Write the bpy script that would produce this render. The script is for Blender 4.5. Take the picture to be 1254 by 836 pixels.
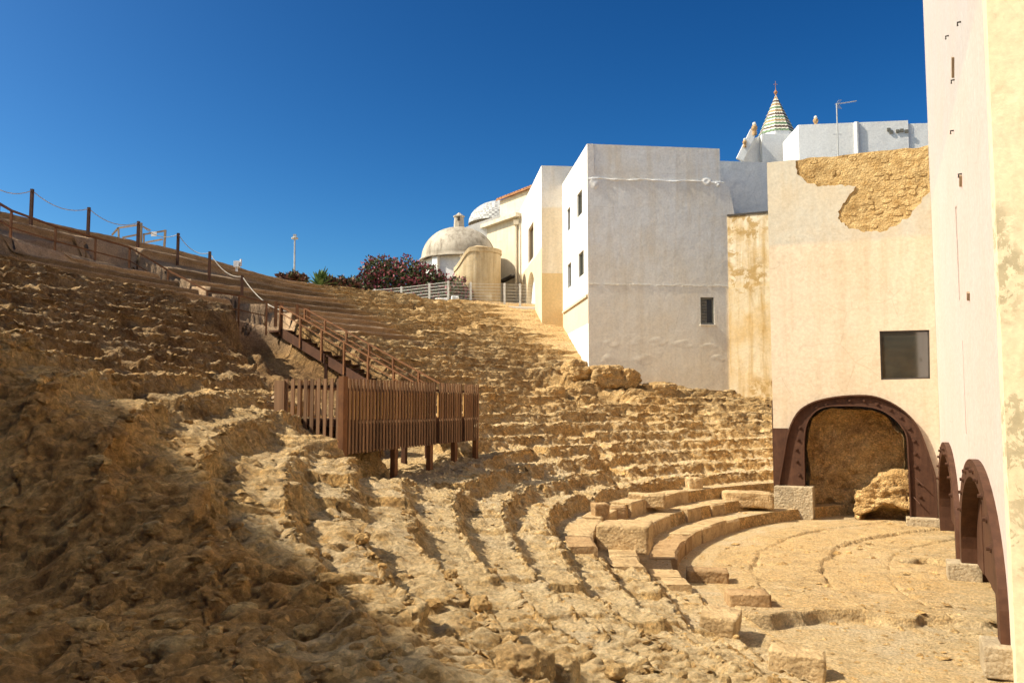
import bpy, bmesh, math, random
import numpy as np
from mathutils import Vector, Matrix

# ------------------------------------------------------------------ clearing
for o in list(bpy.data.objects):
    bpy.data.objects.remove(o)
S = bpy.context.scene
COL = S.collection
R = math.radians

# ------------------------------------------------------------------ camera
FPX, CX, CY = 1045.0, 627.0, 418.0          # focal length in photo pixels (1254 wide)
PITCH = math.atan(82.0 / FPX)
cam_d = bpy.data.cameras.new('camera')
cam = bpy.data.objects.new('camera', cam_d)
COL.objects.link(cam)
cam_d.sensor_width = 36.0
cam_d.lens = 36.0 * FPX / 1254.0
cam_d.clip_start = 0.1
cam_d.clip_end = 8000
cam.location = (0, 0, 0)
cam.rotation_euler = (math.pi / 2 + PITCH, 0, 0)
S.camera = cam

# ------------------------------------------------------------------ sky and sun
SUN = Vector((-1.0, -0.15, 1.0)).normalized()      # towards the sun
w = bpy.data.worlds.new('World')
S.world = w
w.use_nodes = True
nt = w.node_tree
bg = nt.nodes['Background']
sky = nt.nodes.new('ShaderNodeTexSky')
sky.sky_type = 'NISHITA'
sky.sun_disc = False
sky.sun_elevation = math.asin(SUN.z)
sky.sun_rotation = math.atan2(SUN.x, SUN.y)
sky.altitude = 300
sky.air_density = 0.75
sky.dust_density = 2.2
sky.ozone_density = 2.0
hs = nt.nodes.new('ShaderNodeHueSaturation')
hs.inputs['Saturation'].default_value = 1.36
hs.inputs['Value'].default_value = 0.155
gm = nt.nodes.new('ShaderNodeGamma'); gm.inputs['Gamma'].default_value = 1.6
sc_ = nt.nodes.new('ShaderNodeVectorMath'); sc_.operation = 'SCALE'; sc_.inputs['Scale'].default_value = 7.2
nt.links.new(sky.outputs[0], hs.inputs['Color'])
nt.links.new(hs.outputs[0], gm.inputs['Color'])
tint = nt.nodes.new('ShaderNodeVectorMath'); tint.operation = 'MULTIPLY'; tint.inputs[1].default_value = (0.92, 1.0, 0.74)
nt.links.new(gm.outputs[0], tint.inputs[0])
nt.links.new(tint.outputs[0], sc_.inputs[0])
nt.links.new(sc_.outputs[0], bg.inputs['Color'])
bg.inputs['Strength'].default_value = 0.15
sd = bpy.data.lights.new('sun', 'SUN')
sd.energy = 4.8
sd.angle = R(0.5)
sd.color = (1.0, 0.92, 0.78)
sun = bpy.data.objects.new('sun', sd)
COL.objects.link(sun)
sun.rotation_euler = SUN.to_track_quat('Z', 'Y').to_euler()
sun.location = (-30, -20, 40)
S.view_settings.view_transform = 'Standard'
S.view_settings.look = 'None'
S.view_settings.gamma = 1
S.view_settings.use_curve_mapping = False
S.view_settings.exposure = 0.62

# ------------------------------------------------------------------ helpers: points
_sp, _cp = math.sin(PITCH), math.cos(PITCH)
def ray(u, v):
    a, b = (u - CX) / FPX, (CY - v) / FPX
    return Vector((a, _cp - b * _sp, _sp + b * _cp))
def at(u, v, D):                      # point seen at (u, v), D metres forward
    d = ray(u, v); return d * (D / d.y)
def onplane(u, v, P, N):
    d = ray(u, v); return d * (Vector(P).dot(N) / d.dot(N))

# ------------------------------------------------------------------ helpers: noise (numpy)
def _h(ix, iy, iz, s):
    h = (ix * 374761393 + iy * 668265263 + iz * 2147483647 + s * 1442695041) & 0xFFFFFFFF
    h = ((h ^ (h >> 13)) * 1274126177) & 0xFFFFFFFF
    h = ((h ^ (h >> 15)) * 2246822519) & 0xFFFFFFFF
    return (h ^ (h >> 16)) & 0xFFFFFF
def vnoise(x, y, z, s=0):             # value noise -1..1
    x0, y0, z0 = np.floor(x), np.floor(y), np.floor(z)
    fx, fy, fz = x - x0, y - y0, z - z0
    ix, iy, iz = x0.astype(np.int64), y0.astype(np.int64), z0.astype(np.int64)
    ux, uy, uz = [f * f * f * (f * (f * 6 - 15) + 10) for f in (fx, fy, fz)]
    def c(a, b, d): return _h(ix + a, iy + b, iz + d, s) / 8388607.5 - 1.0
    a0 = c(0,0,0) * (1 - ux) + c(1,0,0) * ux
    a1 = c(0,1,0) * (1 - ux) + c(1,1,0) * ux
    b0 = c(0,0,1) * (1 - ux) + c(1,0,1) * ux
    b1 = c(0,1,1) * (1 - ux) + c(1,1,1) * ux
    return (a0 * (1 - uy) + a1 * uy) * (1 - uz) + (b0 * (1 - uy) + b1 * uy) * uz
def fbm(x, y, z, octv=4, s=0, g=0.5):
    t = np.zeros_like(x); a = 1.0; n = 0
    for k in range(octv):
        t += a * vnoise(x, y, z, s + k * 7); n += a
        # rotate a little between octaves so the lattice does not show
        x, y, z = (x * 1.6 + y * 1.2 + 3.1), (-x * 1.2 + y * 1.6 + 1.7), z * 2.03 + 5.3
        a *= g
    return t / n
def worley(x, y, z, s=0):
    x0, y0, z0 = np.floor(x), np.floor(y), np.floor(z)
    ix, iy, iz = x0.astype(np.int64), y0.astype(np.int64), z0.astype(np.int64)
    best = np.full(x.shape, 9.0)
    for dx in (-1, 0, 1):
        for dy in (-1, 0, 1):
            for dz in (-1, 0, 1):
                a, b, c = ix + dx, iy + dy, iz + dz
                px = a + _h(a, b, c, s) / 16777215.0
                py = b + _h(a, b, c, s + 11) / 16777215.0
                pz = c + _h(a, b, c, s + 23) / 16777215.0
                d = (px - x) ** 2 + (py - y) ** 2 + (pz - z) ** 2
                best = np.minimum(best, d)
    return np.sqrt(best)
def sstep(a, b, x):
    t = np.clip((x - a) / (b - a), 0, 1); return t * t * (3 - 2 * t)

# ------------------------------------------------------------------ helpers: objects
def link(name, me, mat=None, parent=None):
    o = bpy.data.objects.new(name, me); COL.objects.link(o)
    if mat is not None and me is not None and len(me.materials) == 0: me.materials.append(mat)
    if parent is not None: o.parent = parent
    return o
def tag(o, label=None, cat=None, group=None, kind=None):
    if label: o['label'] = label
    if cat: o['category'] = cat
    if group: o['group'] = group
    if kind: o['kind'] = kind
    return o
def empty(name, label=None, cat=None, loc=(0, 0, 0), group=None, kind=None):
    o = bpy.data.objects.new(name, None); COL.objects.link(o); o.location = loc
    o.empty_display_size = 0.2
    return tag(o, label, cat, group, kind)
def meshdata(name, V, F, smooth=False):
    me = bpy.data.meshes.new(name)
    me.from_pydata([tuple(v) for v in V], [], F)
    if smooth: me.shade_smooth()
    me.update(); return me
def gridmesh(name, V, nu, nv, smooth=True, attrs=None, flip=False):
    """V: (nu*nv,3) array, index = i*nv+j"""
    i, j = np.meshgrid(np.arange(nu - 1), np.arange(nv - 1), indexing='ij')
    a = (i * nv + j).ravel()
    q = np.stack([a, a + nv, a + nv + 1, a + 1], 1)
    if flip: q = q[:, ::-1]
    me = bpy.data.meshes.new(name)
    me.vertices.add(len(V)); me.vertices.foreach_set('co', np.ascontiguousarray(V, np.float32).ravel())
    n = len(q)
    me.loops.add(n * 4); me.loops.foreach_set('vertex_index', q.ravel().astype(np.int32))
    me.polygons.add(n); me.polygons.foreach_set('loop_start', (np.arange(n) * 4).astype(np.int32))
    me.polygons.foreach_set('use_smooth', np.full(n, smooth))
    me.update(calc_edges=True)
    for k, val in (attrs or {}).items():
        at_ = me.attributes.new(k, 'FLOAT', 'POINT'); at_.data.foreach_set('value', np.ascontiguousarray(val, np.float32))
    return me
def localise(o):
    """give a top-level mesh object an origin at the centre of its base"""
    me = o.data; n = len(me.vertices)
    co = np.empty(n * 3, np.float32); me.vertices.foreach_get('co', co); co = co.reshape(-1, 3)
    c = np.array([(co[:, 0].min() + co[:, 0].max()) / 2, (co[:, 1].min() + co[:, 1].max()) / 2, co[:, 2].min()])
    me.vertices.foreach_set('co', (co - c).astype(np.float32).ravel()); me.update()
    o.location = Vector(c.tolist()); return o

class MB:
    """collects boxes, bars, tubes, prisms and builds ONE mesh object"""
    def __init__(s): s.V = []; s.F = []
    def add(s, V, F):
        n = len(s.V); s.V += [Vector(v) for v in V]; s.F += [tuple(i + n for i in f) for f in F]; return s
    def hexa(s, p):                       # 8 corners: bottom 0-3 ccw, top 4-7
        return s.add(p, [(3,2,1,0),(4,5,6,7),(0,1,5,4),(1,2,6,5),(2,3,7,6),(3,0,4,7)])
    def box(s, c, sx, sy, sz, ax=None, ay=None, az=None):
        c = Vector(c); ax = Vector(ax or (1,0,0)); ay = Vector(ay or (0,1,0)); az = Vector(az or (0,0,1))
        P = []
        for z in (-1, 1):
            for x, y in ((-1,-1),(1,-1),(1,1),(-1,1)):
                P.append(c + ax*(x*sx/2) + ay*(y*sy/2) + az*(z*sz/2))
        return s.hexa(P)
    def bar(s, a, b, wx, wy, up=(0,0,1)):
        a, b = Vector(a), Vector(b); d = (b - a); L = d.length; d.normalize()
        up = Vector(up); x = d.cross(up)
        if x.length < 1e-4: x = d.cross(Vector((1,0,0)))
        x.normalize(); y = x.cross(d).normalized()
        return s.box((a + b) / 2, wx, wy, L, x, y, d)
    def tube(s, pts, r, n=6, cap=True):
        pts = [Vector(p) for p in pts]; rs = r if isinstance(r, (list, tuple)) else [r] * len(pts)
        rings = []; up = Vector((0.13, 0.21, 0.97))
        for i, p in enumerate(pts):
            d = (pts[min(i+1, len(pts)-1)] - pts[max(i-1, 0)]).normalized()
            x = d.cross(up)
            if x.length < 1e-3: x = d.cross(Vector((1,0,0)))
            x.normalize(); y = d.cross(x)
            rings.append([p + (x*math.cos(2*math.pi*k/n) + y*math.sin(2*math.pi*k/n)) * rs[i] for k in range(n)])
        V = [v for rg in rings for v in rg]; F = []
        for i in range(len(pts)-1):
            for k in range(n):
                F.append((i*n+k, i*n+(k+1)%n, (i+1)*n+(k+1)%n, (i+1)*n+k))
        if cap:
            F.append(tuple(range(n-1,-1,-1))); F.append(tuple((len(pts)-1)*n+k for k in range(n)))
        return s.add(V, F)
    def lathe(s, c, prof, n=24, a0=0, a1=2*math.pi, ztop=None):
        c = Vector(c); V = []; F = []; full = abs(a1 - a0 - 2*math.pi) < 1e-6
        m = n if full else n + 1
        for k in range(m):
            a = a0 + (a1 - a0) * k / n
            for r, z in prof: V.append(c + Vector((r*math.cos(a), r*math.sin(a), z)))
        p = len(prof)
        for k in range(n):
            k2 = (k + 1) % m
            for i in range(p-1): F.append((k*p+i, k2*p+i, k2*p+i+1, k*p+i+1))
        return s.add(V, F)
    def mesh(s, name, smooth=False):
        return meshdata(name, s.V, s.F, smooth)
    def build(s, name, mat=None, parent=None, smooth=False, bevel=0, base=False):
        me = s.mesh(name, smooth); o = link(name, me, mat, parent)
        if bevel:
            b = o.modifiers.new('bevel', 'BEVEL'); b.width = bevel; b.segments = 2; b.limit_method = 'ANGLE'
        if base: localise(o)
        return o
def slab_mesh(name, O, ex, ez, n, outer, holes, depth, sub=0.0):
    """polygon with holes (2-D points in ex/ez from O), thickness 'depth' behind the face (against n)"""
    bm = bmesh.new(); O, ex, ez, n = Vector(O), Vector(ex), Vector(ez), Vector(n)
    es = []; loops = []
    for lp in [outer] + list(holes):
        vs = [bm.verts.new(O + ex*p[0] + ez*p[1]) for p in lp]
        loops.append(vs)
        es += [bm.edges.new((vs[i], vs[(i+1) % len(vs)])) for i in range(len(vs))]
    bmesh.ops.triangle_fill(bm, use_beauty=True, use_dissolve=False, edges=es, normal=n)
    ff = list(bm.faces)
    for f in ff:
        f.normal_update()
        if f.normal.dot(n) < 0: f.normal_flip()
    # side walls and back
    for li, vs in enumerate(loops):
        bs = [bm.verts.new(v.co - n*depth) for v in vs]
        for i in range(len(vs)):
            j = (i + 1) % len(vs)
            bm.faces.new((vs[i], vs[j], bs[j], bs[i]))
    bmesh.ops.recalc_face_normals(bm, faces=bm.faces)
    me = bpy.data.meshes.new(name); bm.to_mesh(me); bm.free(); return me

# ------------------------------------------------------------------ helpers: materials
class NT:
    def __init__(s, name):
        s.m = bpy.data.materials.new(name); s.m.use_nodes = True
        s.t = s.m.node_tree; s.b = s.t.nodes['Principled BSDF']
        s.b.inputs['Specular IOR Level'].default_value = 0.25
        tc = s.t.nodes.new('ShaderNodeTexCoord'); s.geo = s.t.nodes.new('ShaderNodeNewGeometry')
        s.co = s.geo.outputs['Position']; s.obj = tc.outputs['Object']
    def n(s, typ, **kw):
        nd = s.t.nodes.new(typ)
        for k, v in kw.items(): setattr(nd, k, v)
        return nd
    def lk(s, a, b): s.t.links.new(a, b)
    def scaled(s, vec, sc):
        mp = s.n('ShaderNodeMapping'); mp.inputs['Scale'].default_value = sc
        s.lk(vec, mp.inputs['Vector']); return mp.outputs[0]
    def noise(s, scale, detail=5, rough=0.55, vec=None, dist=0.0):
        nd = s.n('ShaderNodeTexNoise'); nd.inputs['Scale'].default_value = scale
        nd.inputs['Detail'].default_value = detail; nd.inputs['Roughness'].default_value = rough
        nd.inputs['Distortion'].default_value = dist
        s.lk(vec or s.co, nd.inputs['Vector']); return nd.outputs['Fac']
    def vor(s, scale, vec=None, feature='F1'):
        nd = s.n('ShaderNodeTexVoronoi'); nd.feature = feature; nd.inputs['Scale'].default_value = scale
        s.lk(vec or s.co, nd.inputs['Vector']); return nd.outputs['Distance']
    def ramp(s, fac, stops, interp='LINEAR'):
        nd = s.n('ShaderNodeValToRGB'); cr = nd.color_ramp; cr.interpolation = interp
        while len(cr.elements) < len(stops): cr.elements.new(0.5)
        for e, (p, c) in zip(cr.elements, stops):
            e.position = p; e.color = (c, c, c, 1) if isinstance(c, (int, float)) else (*c, 1)
        s.lk(fac, nd.inputs['Fac']); return nd.outputs['Color']
    def mix(s, fac, a, b, mode='MIX'):
        nd = s.n('ShaderNodeMix'); nd.data_type = 'RGBA'; nd.blend_type = mode; nd.clamp_result = False
        for k, v in ((0, fac), (6, a), (7, b)):
            if isinstance(v, (int, float)): nd.inputs[k].default_value = v if k == 0 else (v, v, v, 1)
            elif isinstance(v, tuple): nd.inputs[k].default_value = (*v, 1)
            else: s.lk(v, nd.inputs[k])
        return nd.outputs[2]
    def math(s, op, a, b=0.0, clamp=False):
        nd = s.n('ShaderNodeMath'); nd.operation = op; nd.use_clamp = clamp
        for k, v in ((0, a), (1, b)):
            if isinstance(v, (int, float)): nd.inputs[k].default_value = v
            else: s.lk(v, nd.inputs[k])
        return nd.outputs[0]
    def attr(s, name):
        nd = s.n('ShaderNodeAttribute'); nd.attribute_name = name; return nd.outputs['Fac']
    def sep(s, vec=None):
        nd = s.n('ShaderNodeSeparateXYZ'); s.lk(vec or s.co, nd.inputs[0]); return nd.outputs
    def bump(s, h, strength=0.5, dist=0.02, nrm=None):
        nd = s.n('ShaderNodeBump'); nd.inputs['Strength'].default_value = strength
        nd.inputs['Distance'].default_value = dist; s.lk(h, nd.inputs['Height'])
        if nrm: s.lk(nrm, nd.inputs['Normal'])
        return nd.outputs[0]
    def done(s, col=None, rough=0.85, nrm=None, metal=0.0):
        if isinstance(col, tuple): s.b.inputs['Base Color'].default_value = (*col, 1)
        elif col is not None: s.lk(col, s.b.inputs['Base Color'])
        if isinstance(rough, (int, float)): s.b.inputs['Roughness'].default_value = rough
        else: s.lk(rough, s.b.inputs['Roughness'])
        s.b.inputs['Metallic'].default_value = metal
        if nrm is not None: s.lk(nrm, s.b.inputs['Normal'])
        return s.m
def simple(name, col, rough=0.7, var=0.25, scale=8, metal=0.0, bump=0.15):
    k = NT(name); n = k.noise(scale, 6, 0.6); n2 = k.noise(scale * 6, 4, 0.6)
    f = k.math('ADD', k.math('MULTIPLY', n, 0.7), k.math('MULTIPLY', n2, 0.3))
    lo = tuple(c * (1 - var) for c in col); hi = tuple(min(1, c * (1 + var)) for c in col)
    c = k.ramp(f, [(0.35, lo), (0.65, hi)])
    return k.done(c, rough, k.bump(n2, bump, 0.01), metal)
# ------------------------------------------------------------------ materials: stone and ground
def rock_material():
    k = NT('weathered_shellstone')
    shade_brown = k.attr('shade_brown'); sand, conc, dark, grav = k.attr('sand'), k.attr('conc'), k.attr('dark'), k.attr('gravel')
    big = k.noise(0.35, 5, 0.6); mid = k.noise(2.3, 8, 0.65, dist=0.4); fine = k.noise(17, 8, 0.7)
    st = k.noise(1.0, 6, 0.65, vec=k.scaled(k.co, (1.2, 1.2, 7.0)))
    base = k.ramp(mid, [(0.30, (0.30, 0.165, 0.06)), (0.46, (0.57, 0.36, 0.145)), (0.58, (0.71, 0.48, 0.215)), (0.74, (0.80, 0.60, 0.32))])
    base = k.mix(k.ramp(big, [(0.4, 0.0), (0.62, 0.55)]), base, (0.746, 0.427, 0.136))
    base = k.mix(k.ramp(st, [(0.5, 0.0), (0.66, 0.5)]), base, (0.340, 0.202, 0.076))
    # dark lichen crust of the old, long exposed slope; its colour also darkens the gully
    crust = k.ramp(k.noise(1.1, 7, 0.7, dist=0.6), [(0.38, (0.122, 0.060, 0.021)), (0.52, (0.235, 0.128, 0.048)), (0.70, (0.408, 0.247, 0.105))])
    dk = k.math('MULTIPLY', dark, k.ramp(k.noise(0.8, 6, 0.65), [(0.3, 0.55), (0.6, 1.0)]), True)
    base = k.mix(dk, base, crust)
    ec = k.ramp(k.noise(1.4, 8, 0.7, dist=0.5), [(0.32, (0.38, 0.19, 0.06)), (0.5, (0.54, 0.29, 0.095)), (0.68, (0.68, 0.42, 0.16))])  # warm brown painted where the cast shadow lies, for the shade's tone
    base = k.mix(shade_brown, base, ec)
    # grey lichen flecks
    base = k.mix(k.ramp(k.noise(5.5, 7, 0.7, dist=0.5), [(0.60, 0.0), (0.70, 0.4)]), base, (0.255, 0.202, 0.130))
    snd = k.ramp(k.noise(3.0, 8, 0.7), [(0.3, (0.585, 0.42, 0.215)), (0.7, (0.76, 0.575, 0.32))])
    base = k.mix(k.math('MULTIPLY', sand, k.ramp(k.noise(4, 6, 0.65), [(0.35, 0.45), (0.6, 1.0)])), base, snd)
    gv = k.ramp(k.vor(9), [(0.1, (0.816, 0.580, 0.272)), (0.7, (0.475, 0.274, 0.107))])
    base = k.mix(grav, base, gv)
    cc = k.ramp(k.noise(1.6, 8, 0.7, vec=k.scaled(k.co, (1, 1, 2.5))), [(0.3, (0.220, 0.141, 0.078)), (0.7, (0.380, 0.261, 0.154))])
    cc = k.mix(1.0, cc, k.ramp(k.attr('tone'), [(0.0, 0.6), (1.0, 1.4)]), 'MULTIPLY')
    base = k.mix(conc, base, cc)
    pale = k.math('MULTIPLY', sand, k.ramp(k.noise(0.55, 7, 0.65, dist=0.5), [(0.5, 0.0), (0.62, 0.55)]))
    base = k.mix(pale, base, (0.66, 0.53, 0.34))
    vc = k.n('ShaderNodeTexVoronoi'); vc.inputs['Scale'].default_value = 15; k.lk(k.mix(0.12, k.co, k.n('ShaderNodeTexNoise').outputs['Color'], 'ADD'), vc.inputs['Vector'])
    peb = k.ramp(k.sep(vc.outputs['Color'])[0], [(0.0, 0.55), (0.5, 0.95), (0.85, 1.1), (1.0, 1.6)])
    rk = k.math('SUBTRACT', 1.0, k.math('MAXIMUM', conc, k.math('MULTIPLY', sand, 0.92)), True)
    base = k.mix(k.math('MULTIPLY', rk, 0.6), base, k.mix(1.0, base, peb, 'MULTIPLY'))
    base = k.mix(0.8, base, k.mix(1.0, base, k.ramp(fine, [(0.3, 0.5), (0.7, 1.5)]), 'MULTIPLY'))
    rough_amt = k.math('SUBTRACT', 1.0, k.math('MULTIPLY', conc, 0.8))
    h = k.math('ADD', k.math('MULTIPLY', k.noise(9, 10, 0.72), 1.0), k.math('MULTIPLY', k.math('SUBTRACT', 1.0, k.vor(16)), 0.35))
    h = k.math('MULTIPLY', h, rough_amt)
    n1 = k.bump(h, 1.0, 0.16)
    n2 = k.bump(k.noise(48, 7, 0.75), 0.7, 0.03, n1)
    return k.done(base, 0.93, n2)
M_ROCK = rock_material()
def block_material(name, lo, hi, crust=0.35):
    k = NT(name)
    mid = k.noise(2.6, 8, 0.65, dist=0.3)
    c = k.ramp(mid, [(0.3, lo), (0.7, hi)])
    c = k.mix(k.ramp(k.noise(6, 7, 0.7), [(0.56, 0.0), (0.7, crust)]), c, (0.173, 0.097, 0.041))
    c = k.mix(0.5, c, k.mix(1.0, c, k.ramp(k.noise(26, 6, 0.7), [(0.3, 0.6), (0.7, 1.4)]), 'MULTIPLY'))
    c = k.mix(k.ramp(k.noise(1.1, 6, 0.7, dist=0.8), [(0.5, 0.0), (0.62, 0.55)]), c, tuple(0.62*x for x in lo))
    return k.done(c, 0.92, k.bump(k.noise(34, 8, 0.75), 0.5, 0.02, k.bump(k.math('ADD', k.noise(9, 8, 0.7), k.math('MULTIPLY', k.vor(13), -0.4)), 0.9, 0.07)))
M_BLOCK = block_material('ochre_stone', (0.42, 0.275, 0.125), (0.66, 0.47, 0.245), 0.7)
M_BLOCK2 = block_material('brown_stone', (0.34, 0.20, 0.085), (0.52, 0.345, 0.17), 0.6)
M_CONCRETE = block_material('pale_concrete', (0.388, 0.300, 0.182), (0.530, 0.416, 0.264), 0.25)

# ------------------------------------------------------------------ the theatre slope
CXY = np.array([20.0, 18.0])          # centre of the semicircle
R0, RUN, RISE, ZORC = 15.5, 0.945, 0.378, -4.0
NROW = 29
def polyline_field(X, Y, pts):
    """distance to a polyline of (x, y, z) and z at the nearest point"""
    bd = np.full(X.shape, 1e9); bz = np.zeros(X.shape)
    for (x0, y0, z0), (x1, y1, z1) in zip(pts[:-1], pts[1:]):
        dx, dy = x1 - x0, y1 - y0; L2 = dx*dx + dy*dy
        t = np.clip(((X - x0)*dx + (Y - y0)*dy) / L2, 0, 1)
        d = np.hypot(X - (x0 + dx*t), Y - (y0 + dy*t))
        m = d < bd; bd = np.where(m, d, bd); bz = np.where(m, z0 + (z1 - z0)*t, bz)
    return bd, bz
# soft bumps and hollows: x, y, radius, dz
BUMPS = [
    (0.5, 9.0, 4.5, -0.55), (-3.0, 8.5, 2.6, -0.45), (1.0, 13.5, 3.0, -0.25),
    (2.2, 6.2, 3.0, -0.9), (-6.0, 17.5, 1.8, 0.2),
]
# graded corridors: polyline, half width, falloff
CORR = [
    ([(-10.5, 36.2, 2.2), (-7.2, 33.2, 0.4), (-4.8, 30.6, -1.0), (-3.2, 28.4, -1.5), (-3.4, 24.0, -1.7)], 1.0, 0.6),
    ([(-1.5, 25.6, -1.5), (-2.2, 22.8, -1.7), (-3.1, 19.6, -1.75), (-3.2, 18.3, -1.75)], 0.75, 0.8),
    ([(-10.4, 32.2, 1.5), (-9.3, 30.8, 0.7), (-7.0, 28.0, -0.4), (-5.2, 24.5, -1.1)], 1.0, 0.9),
    ([(-9.6, 35.0, 2.0), (-6.5, 32.2, 0.2), (-4.6, 30.0, -1.0)], 1.2, 1.0),
    ([(-9.0, 2.0, -1.2), (-6.0, 6.5, -1.55), (-2.6, 5.2, -1.75), (0.2, 3.6, -1.85), (3, 1, -1.9), (2, -4, -1.7), (-6, -4, -1.4)], 1.7, 1.6),
    ([(-7.0, -5.0, -1.4), (-1.0, 0.5, -1.65), (4.0, 0.0, -1.9)], 3.2, 1.8),
    ([(5.0, 40.5, 0.2), (1.0, 41.0, 1.1)], 0.5, 0.8),
]
WALK = [(-18.2, 25.5, 5.85), (-18.0, 30.0, 5.9), (-17.8, 33.0, 5.95), (-17.4, 35.0, 5.97), (-16.9, 37.2, 6.0), (-15.0, 37.4, 5.05), (-13.2, 36.9, 4.0), (-11.9, 37.4, 3.86), (-10.4, 37.6, 3.5)]
def terrace(theta, tt):
    """theta (rad), tt = row coordinate; returns X, Y, Z and masks. tt<0 is the orchestra"""
    r = R0 + tt * RUN
    ct, s_ = np.cos(theta), np.sin(theta)
    X0, Y0 = CXY[0] + r*ct, CXY[1] + r*s_
    th = np.degrees(theta)
    k = np.floor(np.maximum(tt, 0)); f = np.maximum(tt, 0) - k
    arc = theta * 27.0
    dressed = sstep(4.2, 3.2, tt) * sstep(181.0, 179.5, th)
    rc = np.interp(th, [130, 137, 143, 154, 165, 172, 200], [50, 33.2, 34.6, 37.2, 38.2, 38.5, 38.5])
    conc = sstep(rc - 0.3, rc + 0.2, r) * sstep(135, 138.5, th)
    gravel = sstep(30.3, 32.5, r) * sstep(122.5, 119.5, th + 0.9*np.sin(r*2.3) + 0.5*np.sin(r*5.1))
    tame = np.clip(np.maximum(np.maximum(conc, dressed), gravel), 0, 1)
    # each tier is broken away here and there
    wild_b = np.interp(th, [100, 150, 185, 200, 210, 225], [0.5, 0.65, 0.6, 0.7, 1.1, 1.3])
    def blocks(kk):
        Lb = 1.15 + 0.35 * vnoise(kk * 1.7 + 0.5, kk * 0 + 0.5, kk * 0 + 0.5, 13)
        u = arc / Lb + kk * 7.31 + 0.35 * vnoise(arc / 1.9, kk * 3.1 + 0.5, kk * 0 + 0.5, 15)
        i = np.floor(u); fu = u - i
        def hv(ii, sd): return _h(ii.astype(np.int64), kk.astype(np.int64), (kk * 0).astype(np.int64), sd) / 8388607.5 - 1.0
        e = 0.10
        t = sstep(1 - e, 1.0, fu)
        jd = np.minimum(fu, 1 - fu) * Lb
        return hv(i, 1) * (1 - t) + hv(i + 1, 1) * t, hv(i, 2) * (1 - t) + hv(i + 1, 2) * t, np.exp(-(jd / 0.05)**2)
    def top(kk):
        h1, h2, jn = blocks(kk)
        nb = vnoise(arc / 2.6, kk * 3.71 + 0.5, kk * 0 + 0.5, 3)
        drop = sstep(0.62, 0.85, h1 + 0.45 * nb) * 0.7 + 0.5 * sstep(0.25, 0.6, nb) * np.maximum(wild_b - 0.55, 0)
        low = 0.040 * h2 + 0.035 * vnoise(arc / 0.9, kk * 2.3 + 0.5, kk * 0 + 7.5, 9)
        return ZORC + RISE * kk + (-drop * RISE * wild_b + low - 0.05 * jn) * (1 - tame) * (kk > 0)
    Zk, Zn = top(k), top(k + 1)
    nw = vnoise(arc / 1.4, k * 2.9 + 0.5, k * 0 + 4.5, 21)
    era = np.interp(th, [100, 150, 182, 190, 220, 235], [0.42, 0.38, 0.34, 0.34, 0.40, 0.42])
    wdt = np.clip(era + 0.18 * nw, 0.08, 0.9) * (1 - tame) + 0.10 * tame
    st = sstep(1 - wdt, np.ones_like(wdt), f)
    st = np.where(f > 0, st, 0)
    Z = np.where(tt < 0, ZORC + 0 * tt, Zk + (Zn - Zk) * st)
    Z += np.where(tt > 0, 0.05 * f * (1 - tame), 0)
    Z = Z * (1 - 0.9*gravel) + 0.9*gravel * (ZORC + RISE*np.maximum(tt, 0))
    # the ridge wall on the left is higher than the terrace behind the fence
    Z += sstep(26.3, 28.6, tt) * 0.75 * sstep(137, 150, th)
    # wobble of the rows
    amp = np.where(tt > 0, (1 - tame) * 1.0, 0.0)
    wob = 0.13 * vnoise(X0 / 2.4, Y0 / 2.4, k * 0.9, 31) + 0.06 * vnoise(X0 / 0.5, Y0 / 0.5, k * 0.9, 33)
    _, hb2, jb = blocks(k + 1)
    wob = wob * 0.75 + 0.045 * hb2 + 0.05 * jb
    wob *= np.interp(th, [100, 185, 195, 240], [0.8, 0.85, 0.95, 1.5])
    rr = r + wob * amp
    lip = conc * np.where(f > 0, sstep(0.60, 0.68, st), 0)
    rr = rr - 0.17 * lip + 0.06 * (vnoise(k*7.3+.5, k*0+.5, k*0+.5, 77)) * conc
    X, Y = CXY[0] + rr*ct, CXY[1] + rr*s_
    for bx, by, br, bz in BUMPS:
        Z += bz * np.exp(-((X - bx)**2 + (Y - by)**2) / (br*br))
    # eroded lower rows, filled with sand, on the camera side
    er = sstep(183, 190, th) * sstep(0, 2, tt)
    flat = ZORC + np.maximum(r - R0, 0) * RISE / RUN - 0.25
    fill = er * sstep(9, 3, tt) * (0.16 + 0.18 * vnoise(X/1.6, Y/1.6, X*0, 47))
    fill = np.maximum(fill, er * sstep(2.6, 1.4, tt + 0.5 * vnoise(X/1.2, Y/1.2, X*0, 49)) * 0.93 * sstep(186, 192, th))
    flat = np.maximum(ZORC - 0.38, flat - 0.15 - 0.25*sstep(3, 1, tt))
    Z = Z * (1 - fill) + flat * fill
    corr_m = np.zeros_like(X)
    d, cz = polyline_field(X, Y, WALK); mw = sstep(0.78, 0.62, d)
    Z = Z * (1 - mw) + (cz + 0.02) * mw; conc = np.maximum(conc, sstep(0.95, 0.8, d)); tame = np.maximum(tame, conc)
    for pts, hw, fo in CORR:
        d, cz = polyline_field(X, Y, pts)
        m = sstep(hw + fo, hw, d + 0.35 * vnoise(X / 1.1, Y / 1.1, X*0, 41))
        Z = Z * (1 - m) + np.minimum(Z, cz) * m
        corr_m = np.maximum(corr_m, m * (hw > 0.8)); conc = conc * (1 - m) if hw > 0.8 else conc
    # the orchestra: paved rings, broken front edge, sand in front
    orc = tt < 0
    edge = 17.3 + 0.35 * vnoise(X / 0.7, Y / 0.7, X*0, 51) + 0.25*np.sin(X*1.1) - 0.9*sstep(11, 13.5, X)
    slab = sstep(edge - 0.07, edge, Y)
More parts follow.
